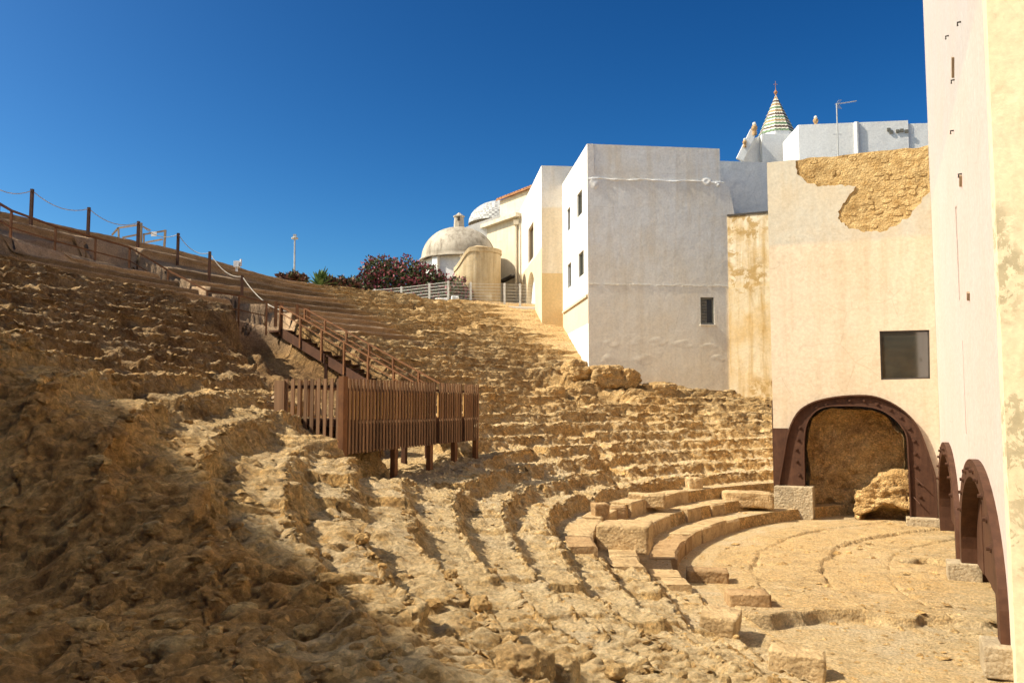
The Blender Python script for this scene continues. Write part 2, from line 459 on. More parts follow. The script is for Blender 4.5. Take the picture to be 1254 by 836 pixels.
    rj = r + 0.12*vnoise(X*0.7, Y*0.7, X*0, 53) + 0.05*vnoise(X*4, Y*4, X*0, 54) + 0.04*vnoise(X*9, Y*9, X*0, 56)
    ring = np.zeros_like(r)
    for q, (rq, hq) in enumerate(((14.45, 0.045), (12.75, 0.075), (11.2, 0.035))):
        live = sstep(-0.25, 0.05, vnoise(arc/1.7, X*0 + q*3.3, X*0, 57))
        ring = ring - hq * sstep(rq + 0.03, rq, rj) - 0.06 * live * np.exp(-((rj - rq)/0.05)**2)
        cellw = 1.5 + 0.4*q
        jt = (arc*(0.55) + 3.7*q + 0.25*vnoise(X*1.5, Y*1.5, X*0, 58)) / cellw
        jd = np.abs(jt - np.round(jt)) * cellw
        ring = ring - 0.05 * np.exp(-(jd/0.04)**2) * (rj > rq) * (rj < rq + 1.7) * sstep(-0.1, 0.2, vnoise(X*0.8, Y*0.8, X*0 + q, 59))
    zo = ZORC + (slab - 1) * 0.30 + slab * ring - (1 - slab) * 0.10 * sstep(17, 11, Y)
    hole = np.exp(-(((X - 11.7) / 1.2)**2 + ((Y - 23.6 + 0.15*(X-11.7) + 0.3*vnoise(X*2, Y*2, X*0, 60)) / 0.5)**2)) * slab
    zo = zo - 0.45 * sstep(0.35, 0.6, hole)
    Z = np.where(orc, zo, Z)
    # soft seam between orchestra sand and first eroded row
    sandm = np.where(orc, 0.75 - 0.25*slab, 0.0)
    return X, Y, Z, dict(conc=conc, dressed=dressed, gravel=gravel, corr=corr_m, th=th, tame=tame, r=r, slab=slab)
def cum_theta(t0, t1, fac, smin):
    ts = [t0]; tc = math.atan2(-18, -20) % (2*math.pi)
    while ts[-1] < t1:
        d = 26.9 * abs(ts[-1] - tc)
        ts.append(ts[-1] + max(smin, fac * math.hypot(d, 4.0)) / 26.9)
    return np.array(ts)
def make_terrain(theta, tsamp, rows_of):
    TH, TT = np.meshgrid(theta, tsamp, indexing='ij')
    X, Y, Z, m = terrace(TH, TT)
    nu, nv = X.shape
    P = np.stack([X, Y, Z], -1)
    du = np.gradient(P, axis=0); dv = np.gradient(P, axis=1)
    N = np.cross(dv, du); N /= np.maximum(np.linalg.norm(N, axis=-1, keepdims=True), 1e-9)
    N[N[..., 2] < 0] *= -1
    # large rounded lumps, strata, pits
    th = m['th']
    camd = np.hypot(X, Y)
    wild = np.interp(th, [100, 150, 185, 200, 210, 235], [0.60, 0.72, 0.66, 0.75, 1.15, 1.35]) * (TT > 0) * (1 - 0.93 * m['tame'])
    wild *= 1 - 0.40 * m['corr']
    wild *= 1 - 0.42 * sstep(183, 188, th) * sstep(9.5, 6.5, TT) * sstep(-1.0, 1.0, X + 0.62*(Y - 5.0))
    wild *= 0.55 + 0.45 * sstep(1.0, 3.0, TT)
    lump = fbm(X / 1.5, Y / 1.5, Z / 1.0, 3, 61)
    strat = fbm(X / 2.6, Y / 2.6, Z / 0.15, 4, 71, 0.6)
    med = fbm(X / 0.42, Y / 0.42, Z / 0.34, 4, 81, 0.6)
    ridg = 1 - np.abs(fbm(X / 0.75 + 9, Y / 0.75, Z / 0.5, 3, 83)) * 3.0
    pit = np.clip(worley(X / 0.34, Y / 0.34, Z / 0.30, 91), 0, 1)
    steep = 1 - np.clip(N[..., 2], 0, 1)
    fin = fbm(X / 0.16, Y / 0.16, Z / 0.13, 3, 87, 0.65)
    pit2 = np.clip(worley(X / 0.17, Y / 0.17, Z / 0.15, 95), 0, 1)
    crag = 1 - np.abs(fbm(X / 0.30, Y / 0.30, Z / 0.22, 3, 89, 0.6)) * 3.2
    d = 0.03 * lump + 0.13 * strat * (0.08 + steep) + 0.075 * med - 0.065 * crag + 0.03 * ridg + 0.12 * (0.5 - pit) + 0.085 * (0.5 - pit2) + 0.07 * fin
    near = sstep(22, 10, camd)
    pit3 = np.clip(worley(X / 0.085, Y / 0.085, Z / 0.075, 99), 0, 1)
    chunk = np.clip(worley(X / 0.8, Y / 0.8, Z / 0.5, 93), 0, 1)
    d += near * (0.04 * (0.5 - pit3) + (0.09 + 0.10 * sstep(0, 1, wild - 0.6)) * (0.5 - chunk) * sstep(1.0, -1.0, X + 0.62*(Y - 5.0)))
    d += sstep(194, 206, th) * near * sstep(1.0, -1.0, X + 0.62*(Y - 5.0)) * (0.10 * np.minimum(ridg, 0.6) + 0.16 * (0.5 - np.clip(worley(X/0.48, Y/0.48, Z/0.36, 98), 0, 1)))
    ck = np.abs(fbm(X / 0.9 + 3, Y / 0.9, Z / 0.45, 3, 105))
    ck2 = np.abs(fbm(X / 0.35, Y / 0.35 + 5, Z / 0.16, 3, 107))
    nz = sstep(194, 206, th) * near
    d -= (0.09 + 0.10*nz) * np.exp(-(ck / 0.03)**2) + (0.05 + 0.05*nz) * np.exp(-(ck2 / 0.04)**2)
    d = d * wild
    d += (TT < 0) * (0.02 * med + 0.035 * lump + 0.03 * sstep(0.25, 0.5, fbm(X/0.9, Y/0.9, Z*0, 3, 97)) * (1-m['slab']))
    d += m['gravel'] * 0.05 * med + m['conc'] * (0.03 * med + 0.03 * lump)
    P = P + N * d[..., None]
    # attributes
    N2 = np.cross(np.gradient(P, axis=1), np.gradient(P, axis=0)); N2 /= np.maximum(np.linalg.norm(N2, axis=-1, keepdims=True), 1e-9)
    flatness = np.abs(N2[..., 2])
    low = sstep(13, 5, TT)
    sand = np.clip(sstep(0.55, 0.88, flatness) * (0.30 + 0.65 * low), 0, 1) * (1 - m['conc'])
    sand = np.where(TT < 0, 0.9 - 0.35 * m['slab'], sand)
    upl = sstep(136, 150, th) * (1 - sstep(184, 196, th)) * sstep(9.0, 14.0, TT + 2.0 * vnoise(X/3, Y/3, Z*0, 101)) + sstep(196, 204, th) * sstep(3.5, 6.5, TT + 1.5*vnoise(X/2, Y/2, Z*0, 103)) * 0.12
    back = sstep(140, 133, th) * sstep(9.0, 17.0, TT) * 0.3
    shade_brown = sstep(0.9, -0.9, X + 0.62*(Y - 5.0) + 1.2*vnoise(X/1.5, Y/1.5, Z*0, 103)) * sstep(190, 200, th)  # mask follows the edge of the foreground's cast shadow
    gul = m['corr'] * sstep(162, 156, th) * sstep(15, 17, TT); upl = np.maximum(upl, 0.8*gul)  # gully below the stairs takes the darker colour
    sand = sand * (1 - 0.9*shade_brown) * (1 - gul)
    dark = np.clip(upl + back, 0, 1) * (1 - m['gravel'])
    at_ = dict(shade_brown=shade_brown, sand=sand, conc=m['conc'], dark=dark, gravel=m['gravel'] * 0.9, tone=_h(np.floor(TT).astype(np.int64), (TT*0).astype(np.int64), (TT*0).astype(np.int64), 5) / 16777215.0)
    return P, at_

theta = cum_theta(R(98), R(248), 0.0030, 0.022)
fr = np.concatenate([np.linspace(0, 0.45, 6)[:-1], np.linspace(0.45, 0.86, 8)[:-1], np.linspace(0.86, 1.0, 10)[:-1]])
t_in = -np.concatenate([np.linspace(10.5, 5.4, 20), np.linspace(5.4, 0, 112)[1:-1]])
# camera-facing arc is finer still near the viewer
tsamp = np.concatenate([t_in, *[k + fr for k in range(NROW)], [NROW]])
P, AT = make_terrain(theta, tsamp, None)
print('terrain', P.shape)
terr = empty('stone_terraces', None, None, (0, 0, 0), kind='structure')
terr['label'] = 'curving eroded stone seating terraces of an ancient theatre'
n0 = len(t_in); m_ = len(fr)
nu = P.shape[0]
me = gridmesh('orchestra_floor', P[:, :n0 + 1].reshape(-1, 3), nu, n0 + 1, True, {k: v[:, :n0 + 1].ravel() for k, v in AT.items()}, True)
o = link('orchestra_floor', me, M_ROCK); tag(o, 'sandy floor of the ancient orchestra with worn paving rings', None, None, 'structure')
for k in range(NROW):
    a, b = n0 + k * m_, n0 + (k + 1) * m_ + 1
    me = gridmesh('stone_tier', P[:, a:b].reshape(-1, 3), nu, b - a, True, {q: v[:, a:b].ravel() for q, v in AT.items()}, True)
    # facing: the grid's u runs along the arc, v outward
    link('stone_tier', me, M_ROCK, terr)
def ground_z(x, y):
    """height of the finished terrain near (x, y)"""
    th = math.atan2(y - CXY[1], x - CXY[0]) % (2*math.pi); tt = (math.hypot(x - CXY[0], y - CXY[1]) - R0) / RUN
    i = int(np.clip(np.searchsorted(theta, th), 1, nu - 2)); j = int(np.clip(np.searchsorted(tsamp, tt), 1, len(tsamp) - 2))
    i0, i1, j0, j1 = max(i-3, 0), min(i+4, nu), max(j-8, 0), min(j+9, len(tsamp))
    q = P[i0:i1, j0:j1].reshape(-1, 3); d = (q[:, 0] - x)**2 + (q[:, 1] - y)**2
    return float(q[np.argmin(d), 2])
# the town ground behind, out to the horizon, and a floor under everything
def annulus(name, rs, zs, a0, a1, n, mat):
    V = []; F = []
    for i in range(n + 1):
        a = a0 + (a1 - a0) * i / n
        for r, z in zip(rs, zs): V.append((CXY[0] + r*math.cos(a), CXY[1] + r*math.sin(a), z))
    p = len(rs)
    for i in range(n):
        for j in range(p - 1): F.append((i*p+j, i*p+j+1, (i+1)*p+j+1, (i+1)*p+j))
    return link(name, meshdata(name, V, F), mat)
M_TOWN = simple('dusty_earth', (0.42, 0.32, 0.2), 0.95, 0.3, 0.8)
edge_r = R0 + NROW * RUN
g = annulus('ground', [edge_r - 0.25, edge_r + 0.6, 60, 200, 900, 5000], [6.35, 6.3, 6.2, 6.2, 6.0, 5.0], 0, 2*math.pi, 160, M_TOWN)
tag(g, 'dusty level ground around the theatre', None, None, 'structure')
g = annulus('subsoil', [0.01, 20, 43.5], [-4.75, -4.75, -4.75], 0, 2*math.pi, 96, M_TOWN)
tag(g, 'bare soil under the ruins', None, None, 'structure')
# ------------------------------------------------------------------ materials: plaster, steel, wood
def plaster(name, base, stain, stain_amt=0.35, upper=None, zsplit=None, patch=None, grey=0.2, relief=0.25, band=None, zwide=None, streak=1.0):
    k = NT(name)
    n1 = k.noise(0.45, 6, 0.6, dist=0.3); n2 = k.noise(2.2, 8, 0.68); n3 = k.noise(9, 6, 0.65)
    stv = k.noise(1.0, 6, 0.6, vec=k.scaled(k.co, (2.6, 2.6, 0.22)))
    c = base
    z = k.sep()[2]
    if upper:
        zz = k.math('ADD', z, k.math('MULTIPLY', k.math('SUBTRACT', k.noise(0.9, 4, 0.6), 0.5), 0.35))
        f = k.ramp(k.math('SUBTRACT', zz, zsplit - 0.5, True), [(0.42, 0.0), (0.58, 1.0)])
        if zwide: f = k.ramp(k.math('DIVIDE', k.math('SUBTRACT', zz, zwide[0]), zwide[1] - zwide[0], True), [(0.0, 0.0), (0.8, 0.8), (1.0, 1.0)])
        c = k.mix(f, base, upper)
    if band:
        for (z0, z1, colr) in band:
            f = k.math('MULTIPLY', k.math('GREATER_THAN', z, z0), k.math('LESS_THAN', z, z1))
            c = k.mix(f, c, colr)
    c = k.mix(k.ramp(n1, [(0.42, 0.0), (0.72, stain_amt)]), c, stain)
    c = k.mix(k.ramp(stv, [(0.46, 0.0), (0.70, stain_amt * 0.9 * streak)]), c, tuple(x * 0.8 for x in stain))
    c = k.mix(k.ramp(n2, [(0.57, 0.0), (0.72, grey)]), c, (0.42, 0.38, 0.31))
    if patch:      # flaked areas with the render below showing
        pc, amt = patch
        m = k.math('MULTIPLY', k.ramp(k.noise(0.33, 3, 0.5), [(0.50, 0.0), (0.56, 1.0)]), k.ramp(k.noise(2.4, 9, 0.7, dist=0.5), [(0.5, 0.0), (0.53, 1.0)]))
        c = k.mix(k.math('MULTIPLY', m, amt), c, pc)
    c = k.mix(0.55, c, k.mix(1.0, c, k.ramp(n3, [(0.3, 0.78), (0.7, 1.2)]), 'MULTIPLY'))
    cr = k.vor(0.55, vec=k.mix(0.35, k.co, k.n('ShaderNodeTexNoise').outputs['Color'], 'ADD'), feature='DISTANCE_TO_EDGE')
    crm = k.math('MULTIPLY', k.ramp(cr, [(0.004, 1.0), (0.012, 0.0)]), k.ramp(k.noise(0.5, 3, 0.5), [(0.54, 0.0), (0.62, 0.2)]))
    c = k.mix(crm, c, tuple(x * 0.5 for x in stain))
    b1 = k.bump(k.noise(1.3, 6, 0.6), relief, 0.12)
    b2 = k.bump(k.noise(14, 7, 0.7), 0.3, 0.012, b1)
    return k.done(c, 0.9, b2)
M_FHOUSE = plaster('cream_plaster', (0.62, 0.505, 0.37), (0.56, 0.425, 0.26), 0.45, (0.50, 0.46, 0.37), 6.15, grey=0.1, patch=((0.46, 0.36, 0.24), 0.2))
M_RWALL = plaster('bleached_plaster', (0.575, 0.46, 0.40), (0.52, 0.40, 0.31), 0.4, (0.47, 0.42, 0.385), 7.2, grey=0.1, streak=0.35)
M_RYEL = plaster('yellow_plaster', (0.78, 0.645, 0.42), (0.70, 0.54, 0.30), 0.35, grey=0.1, patch=((0.46, 0.38, 0.23), 0.9))
M_AFRONT = plaster('old_white_plaster', (0.82, 0.735, 0.565), (0.75, 0.62, 0.42), 0.4, (0.775, 0.775, 0.755), 11.75, grey=0.14, relief=0.22, zwide=(1.0, 9.0))  # warmer towards the foot: light bounced off the ground, put into the colour
M_AWHITE = plaster('bright_whitewash', (0.77, 0.74, 0.69), (0.72, 0.66, 0.55), 0.18, grey=0.06, band=[(4.4, 6.0, (0.62, 0.51, 0.35))])
M_WHITE = plaster('whitewash', (0.78, 0.77, 0.74), (0.70, 0.66, 0.58), 0.2, grey=0.1)
M_MFRONT = plaster('patchy_plaster', (0.74, 0.62, 0.45), (0.60, 0.42, 0.2), 0.3, (0.76, 0.71, 0.63), 12.4, grey=0.2, band=[(3.0, 8.3, (0.66, 0.46, 0.22))])
M_MLEFT = plaster('white_over_beige', (0.63, 0.52, 0.35), (0.56, 0.43, 0.26), 0.3, (0.77, 0.74, 0.69), 9.9, grey=0.05)
M_STAINED = plaster('stained_ochre_plaster', (0.66, 0.535, 0.345), (0.55, 0.335, 0.10), 0.95, (0.72, 0.62, 0.45), 6.6, patch=((0.42, 0.27, 0.10), 0.9), grey=0.03, relief=0.4)
M_CHURCH = plaster('church_plaster', (0.64, 0.56, 0.42), (0.55, 0.44, 0.29), 0.55, grey=0.45, relief=0.4)
M_APSE = plaster('apse_plaster', (0.56, 0.44, 0.27), (0.38, 0.25, 0.11), 0.8, grey=0.4, patch=((0.30, 0.19, 0.08), 0.7), relief=0.5)
M_DOME = plaster('dome_plaster', (0.50, 0.44, 0.35), (0.22, 0.18, 0.13), 1.0, grey=0.9, relief=0.5)
def steel(name, lo, hi, rough=0.6):
    k = NT(name)
    c = k.ramp(k.noise(3.5, 8, 0.7, dist=0.4), [(0.3, lo), (0.7, hi)])
    stv = k.noise(1.0, 6, 0.65, vec=k.scaled(k.co, (7, 7, 0.5)))
    c = k.mix(k.ramp(stv, [(0.5, 0.0), (0.72, 0.45)]), c, tuple(x * 1.5 for x in hi))
    c = k.mix(k.ramp(k.noise(30, 5, 0.7), [(0.62, 0.0), (0.75, 0.5)]), c, tuple(x * 0.45 for x in lo))
    return k.done(c, rough, k.bump(k.noise(45, 5, 0.6), 0.2, 0.004), 0.15)
M_STEEL = steel('oxide_red_steel', (0.052, 0.022, 0.012), (0.10, 0.045, 0.024), 0.65)
M_RUST = steel('weathering_steel', (0.11, 0.045, 0.018), (0.22, 0.095, 0.035), 0.75)
M_DARKRUST = steel('dark_weathering_steel', (0.05, 0.022, 0.012), (0.10, 0.042, 0.02), 0.7)
M_GREYSTEEL = steel('galvanised_steel', (0.33, 0.32, 0.30), (0.48, 0.47, 0.44), 0.45)
def wood(name, lo, hi):
    k = NT(name)
    g = k.noise(1.0, 7, 0.65, vec=k.scaled(k.co, (14, 14, 0.9)))
    c = k.ramp(g, [(0.3, lo), (0.7, hi)])
    pv = k.n('ShaderNodeObjectInfo').outputs['Random']
    c = k.mix(1.0, c, k.ramp(pv, [(0.0, 0.72), (1.0, 1.3)]), 'MULTIPLY')
    return k.done(c, 0.8, k.bump(g, 0.4, 0.006))
M_SLAT = wood('weathered_brown_timber', (0.12, 0.06, 0.028), (0.25, 0.14, 0.07))
M_BOARD = wood('ochre_board_timber', (0.54, 0.29, 0.09), (0.70, 0.42, 0.155))
M_GREYWOOD = wood('greyed_timber', (0.25, 0.17, 0.10), (0.40, 0.29, 0.18))
def glass_mat(name, col, rough=0.05):
    k = NT(name); k.b.inputs['Specular IOR Level'].default_value = 1.0; k.b.inputs['IOR'].default_value = 1.9
    return k.done(k.ramp(k.noise(1.5, 2), [(0.3, tuple(c*0.8 for c in col)), (0.7, col)]), rough)
M_GLASS = glass_mat('dark_window_glass', (0.035, 0.037, 0.03))
M_FRAME = simple('dark_window_frame', (0.06, 0.05, 0.04), 0.6)
M_SHUTTER = simple('grey_shutter_paint', (0.17, 0.16, 0.13), 0.7)
M_TILE = simple('clay_roof_tile', (0.36, 0.17, 0.075), 0.85, 0.35, 4)

# ------------------------------------------------------------------ houses: the cream house that closes the right side
Z3 = Vector((0, 0, 1))
PC = Vector((14.96, 30.0, 0.0))
EX = Vector((0.917, -0.399, 0)).normalized()      # along the facing wall, to the right
NF = Vector((-0.399, -0.917, 0)).normalized()     # out of the facing wall, and along the right wall towards the camera
NR = Vector((-0.917, 0.399, 0)).normalized()      # out of the right wall
LC = onplane(946.5, 500, PC, NF); LC.z = 0
def f2(u, v):
    p = onplane(u, v, PC, NF); return ((p - LC).dot(EX), p.z)
WF = (PC - LC).dot(EX)
house_f = empty('cream_house', 'cream house wall with a large steel arch and a bare stone patch at its top', 'house', LC + Vector((0, 0, -4)))
def child(o, par):
    o.parent = par; o.matrix_parent_inverse = Matrix.Translation(-par.location); return o
OUT1 = [(953.3,597),(959.5,563.5),(965.8,529),(976.6,506),(990.6,495),(1007.7,488.8),(1032.6,484.8),(1060.6,484),(1077.7,487.3),(1096.4,495.7),(1113.5,509),(1124,523),(1132,541.7),(1141.4,569.7),(1146.0,590),(1147.6,640)]
IN1 = [(986,600),(985,554),(986,529),(990.6,513.7),(1000,502.8),(1014,497.5),(1038.8,496.6),(1060.6,497.5),(1079,502),(1094.8,512),(1105.7,524.6),(1110.3,535.5),(1111.5,552),(1112.3,566.6),(1113.3,590),(1115,634)]
def smooth_line(pts, n=3):
    P_ = [Vector((x, y)) for x, y in pts]; out = []
    for i in range(len(P_) - 1):
        p0, p1, p2, p3 = P_[max(i-1,0)], P_[i], P_[i+1], P_[min(i+2,len(P_)-1)]
        for k in range(n):
            t = k / n
            out.append(0.5*((2*p1)+(p2-p0)*t+(2*p0-5*p1+4*p2-p3)*t*t+(3*p1-p0-3*p2+p3)*t**3))
    out.append(P_[-1]); return [(p.x, p.y) for p in out]
o1 = smooth_line([f2(*p) for p in OUT1]); i1 = smooth_line([f2(*p) for p in IN1])
o1[0] = (o1[0][0], -4.05); i1[0] = (i1[0][0], -4.05); o1[-1] = (o1[-1][0], -4.3); i1[-1] = (i1[-1][0], -4.3)
mid1 = [((a[0]*0.55+b[0]*0.45), (a[1]*0.55+b[1]*0.45)) for a, b in zip(o1, i1)]
win1 = [f2(1077, 405.5), f2(1138, 404), f2(1139, 463.5), f2(1079, 465)]
def rough_line(pts, step, amp, rng):
    out = []
    for (x0, y0), (x1, y1) in zip(pts[:-1], pts[1:]):
        n = max(1, int(math.hypot(x1-x0, y1-y0) / step))
        for k in range(n):
            t = k / n; out.append((x0+(x1-x0)*t + rng.uniform(-amp, amp)*(k > 0), y0+(y1-y0)*t + rng.uniform(-amp, amp)*(k > 0)))
    out.append(pts[-1]); return out
rng = random.Random(5)
patch_px = [(1135,236),(1128.7,245),(1116,263),(1097.6,277),(1082,283.6),(1054,283.6),(1035,277),(1026,268),(1029,257),(1038.5,241.6),(1048,228.6),(1020,227.7),(1004,229),(987,223),(976,213.7),(974.8,203)]
pt = [f2(*p) for p in patch_px]; pt[0] = (WF, pt[0][1])
pt = rough_line(pt, 0.09, 0.05, rng)
TL, TM, TR = f2(942, 199.5), f2(1001, 196), f2(1135, 179.5)
topz = lambda x: TL[1] + (TR[1]-TL[1]) * x / WF
# plaster skin: down the left edge, along the foot round the arch, up the right edge, round the patch
mid_in = [p for p in mid1]
outl = [(0.0, topz(0)), (0.0, -4.4), (mid_in[0][0], -4.4)] + mid_in + [(mid_in[-1][0], -4.5), (WF - 0.004, -4.5), (WF - 0.004, pt[0][1])] + pt[1:] + [(pt[-1][0], topz(pt[-1][0]))]
if outl[0] == outl[-1]: outl.pop()
skin = slab_mesh('plaster_skin', LC + NF*0.07, EX, Z3, NF, outl, [win1], 0.062)
child(link('plaster_skin', skin, M_FHOUSE), house_f)
M_BAREWALL = block_material('bare_ochre_masonry', (0.37, 0.215, 0.07), (0.60, 0.43, 0.20), 0.4)
M_BARESTONE = block_material('bare_ochre_stone', (0.40, 0.24, 0.085), (0.62, 0.45, 0.21), 0.35)
core_out = [(0.002, topz(0)-0.02), (0.002, -4.4), (mid_in[0][0], -4.4)] + mid_in + [(mid_in[-1][0], -4.5), (WF-0.02, -4.5), (WF-0.02, topz(WF)-0.02)]
core = slab_mesh('masonry_wall', LC, EX, Z3, NF, core_out, [win1], 0.55)
child(link('masonry_wall', core, M_BAREWALL), house_f)
# mortar bed of the bare patch: a rough relief sheet in front of the core
def inpoly(x, y, poly):
    c = False; j = len(poly) - 1
    for i in range(len(poly)):
        if (poly[i][1] > y) != (poly[j][1] > y) and x < (poly[j][0]-poly[i][0])*(y-poly[i][1])/(poly[j][1]-poly[i][1]) + poly[i][0]: c = not c
        j = i
    return c
patch_poly = pt + [(pt[-1][0], topz(pt[-1][0])), (WF, topz(WF))]
x0, x1 = min(p[0] for p in patch_poly) - 0.1, WF - 0.01
z0, z1 = min(p[1] for p in patch_poly) - 0.1, max(p[1] for p in patch_poly)
gx, gz = np.meshgrid(np.linspace(x0, x1, 110), np.linspace(0, 1, 60), indexing='ij')
tz = TL[1] + (TR[1]-TL[1]) * gx / WF + 0.04*vnoise(gx*2.5, gx*0, gx*0, 3)
GZ = z0 + (tz - z0) * gz
rel = 0.02 + 0.034 * fbm(gx/0.35, GZ/0.22, gx*0, 4, 201, 0.6) + 0.012 * fbm(gx/0.08, GZ/0.07, gx*0, 2, 207)
Vb = np.array(LC)[None] + gx.ravel()[:, None]*np.array(EX) + GZ.ravel()[:, None]*np.array(Z3) + rel.ravel()[:, None]*np.array(NF)
child(link('mortar_bed', gridmesh('mortar_bed', Vb, 110, 60), M_BAREWALL), house_f)
def stone_piece(w, h, d, rng):
    """an irregular flat-faced stone, 24 triangles or so; x along, y up, z out"""
    n = 7; V = []; F = []
    for k in range(n):
        a = 2*math.pi*(k + rng.uniform(-0.25, 0.25))/n
        q = max(abs(math.cos(a)), abs(math.sin(a))); r = (0.92 + rng.uniform(-0.1, 0.08)) / q**0.75
        x, y = math.cos(a)*r*w/2, math.sin(a)*r*h/2
        V += [(x, y, -0.04), (x, y, d*0.45), (x*0.78, y*0.78, d*rng.uniform(0.85, 1.15))]
    for k in range(n):
        a, b = 3*k, 3*((k+1) % n)
        F += [(a, b, b+1, a+1), (a+1, b+1, b+2, a+2)]
    F.append(tuple(3*k+2 for k in range(n)))
    return V, F
smeshes = []
for q in range(12):
    V, F = stone_piece(1, 1, 1, rng); smeshes.append(meshdata('bare_stone', V, F)); smeshes[-1].materials.append(M_BARESTONE)
rowz = z0; cnt = 0
while rowz < z1:
    rh = rng.uniform(0.16, 0.27); x = x0 + rng.uniform(0, 0.2)
    while x < x1 - 0.1:
        wd = rng.uniform(0.14, 0.46)
        cx_, cz_ = x + wd/2, rowz + rh/2 + rng.uniform(-0.03, 0.03)
        keep = 0.6 if x > x0 + 2.4 else 0.22
        if rng.random() < keep and inpoly(cx_, cz_, patch_poly) and inpoly(cx_ - wd*0.4, cz_ - rh*.4, patch_poly) and cz_ + rh/2 < topz(cx_) and cx_ + wd/2 < WF - 0.03:
            o = bpy.data.objects.new('bare_stone', rng.choice(smeshes)); COL.objects.link(o)
            m = Matrix((( *(EX*wd*0.96), 0), (*(Z3*rh*0.92), 0), (*(NF*rng.uniform(0.026, 0.050)), 0), (0,0,0,1))).transposed()
            rot = Matrix.Rotation(rng.uniform(-0.3, 0.3), 4, NF)
            o.matrix_world = Matrix.Translation(LC + EX*cx_ + Z3*cz_) @ rot @ m
            mw = o.matrix_world.copy(); o.parent = house_f; o.matrix_parent_inverse = Matrix.Translation(-house_f.location); o.matrix_basis = mw; cnt += 1
        x += wd + rng.uniform(0.0, 0.05)
    rowz += rh
print('bare stones', cnt)
# left side wall and roof slab behind
b = MB(); b.box(LC + EX*0.25 - NF*3.6 + Z3*((topz(0)-4.4)/2), 0.5, 6.0, topz(0)+4.4, EX, NF); child(b.build('side_wall', M_FHOUSE), house_f)
b = MB(); b.box(LC + EX*(WF/2) - NF*3.6 + Z3*(topz(0)-0.5), WF-1.1, 6.0, 0.3, EX, NF); child(b.build('roof', M_FHOUSE), house_f)
# picture window in the cream wall
def window_in(par, O, ex, n, quad, glass, frame, depth=0.1, fw=0.05, name='window', mull=0):
    q = [O + ex*a + Z3*b for a, b in quad]
    fr = MB()
    c = [p - n*(depth*0.45) for p in q]
    for a, bb in ((0,1),(1,2),(2,3),(3,0)): fr.bar(c[a], c[bb], depth*0.7, fw, n)
    for k in range(mull):
        t = (k+1)/(mull+1); fr.bar(c[0].lerp(c[1], t), c[3].lerp(c[2], t), fw*0.8, fw*0.8, n)
    wo = child(fr.build(name, frame), par)
    g = MB(); V = [p - n*(depth*0.6) for p in q] + [p - n*(depth*0.6+0.015) for p in q]
    g.add(V, [(0,1,2,3),(7,6,5,4),(0,4,5,1),(1,5,6,2),(2,6,7,3),(3,7,4,0)])
    go = g.build('pane', glass); go.parent = wo; go.matrix_parent_inverse = Matrix.Identity(4)
    return wo
window_in(house_f, LC + NF*0.07, EX, NF, win1, M_GLASS, M_FRAME, 0.16, 0.06)
# steel plate round the foot of the left corner
b = MB(); p0 = LC + NF*0.085; zt, zb = f2(950, 524)[1], -4.3
b.box(p0 + EX*0.26 + Z3*((zt+zb)/2), 0.54, 0.025, zt-zb, EX, NF); b.box(LC - EX*0.02 - NF*0.4 + Z3*((f2(950,490)[1]+zb)/2), 0.03, 0.95, f2(950,490)[1]-zb, EX, NF)
child(b.build('corner_plate', M_STEEL), house_f)

# the big steel arch in the cream wall
def band_poly(o, i): return list(o) + list(reversed(i))
arch1 = empty('steel_arch', 'large dark red steel arch with bolts set in the cream wall below the square window', 'steel arch', LC + EX*2.7 + Z3*-4.2 + NF*0.2)
child(link('web_plate', slab_mesh('web_plate', LC + NF*0.12, EX, Z3, NF, band_poly(o1, i1), [], 0.05), M_STEEL), arch1)
def offset_line(pts, d):
    out = []
    for k in range(len(pts)):
        a, b_ = Vector(pts[max(k-1,0)]), Vector(pts[min(k+1,len(pts)-1)]); t = (b_-a).normalized()
        out.append((pts[k][0] - t.y*d, pts[k][1] + t.x*d))
    return out
child(link('outer_flange', slab_mesh('outer_flange', LC + NF*0.26, EX, Z3, NF, band_poly(offset_line(o1, 0.02), offset_line(o1, -0.03)), [], 0.2), M_STEEL), arch1)
child(link('inner_flange', slab_mesh('inner_flange', LC + NF*0.22, EX, Z3, NF, band_poly(offset_line(i1, 0.03), offset_line(i1, -0.015)), [], 0.62), M_STEEL), arch1)
bolt_px = [(1025.8,490.4),(1040.4,490.4),(1058,490.4),(1073.6,494.4),(1090,501.3),(1102.6,510.6),(1112.8,524),(1119,539.2),(1120.3,554.7),(1121,570.3),(1011.5,495),(1000,499),(979.7,523),(977.3,537.6),(975.1,549.5),(975.7,564),(978.8,580.5),(1124,590),(1126,607)]
bm_ = MB(); bm_.tube([(0,0,0),(0,0,0.025)], 0.07, 10); bm_.tube([(0,0,0.025),(0,0,0.08)], 0.038, 6); bolt_me = bm_.mesh('bolt'); bolt_me.materials.append(M_STEEL)
qF = NF.to_track_quat('Z', 'Y')
for u, v in bolt_px:
    a, b_ = f2(u, v); o = bpy.data.objects.new('bolt', bolt_me); COL.objects.link(o)
    o.location = LC + EX*a + Z3*b_ + NF*0.12; o.rotation_mode = 'QUATERNION'; o.rotation_quaternion = qF; child(o, arch1)
for (u0, v0, u1, v1) in ((1121,585,1137,600),(1118,607,1132,622)):
    b = MB(); a, c_ = f2(u0, v0); d_, e_ = f2(u1, v1)
    b.tube([LC + EX*a + Z3*c_ + NF*0.12, LC + EX*(a*.4+d_*.6) + Z3*(c_*.4+e_*.6) + NF*0.3], 0.022, 6); child(b.build('tie_rod', M_STEEL), arch1)
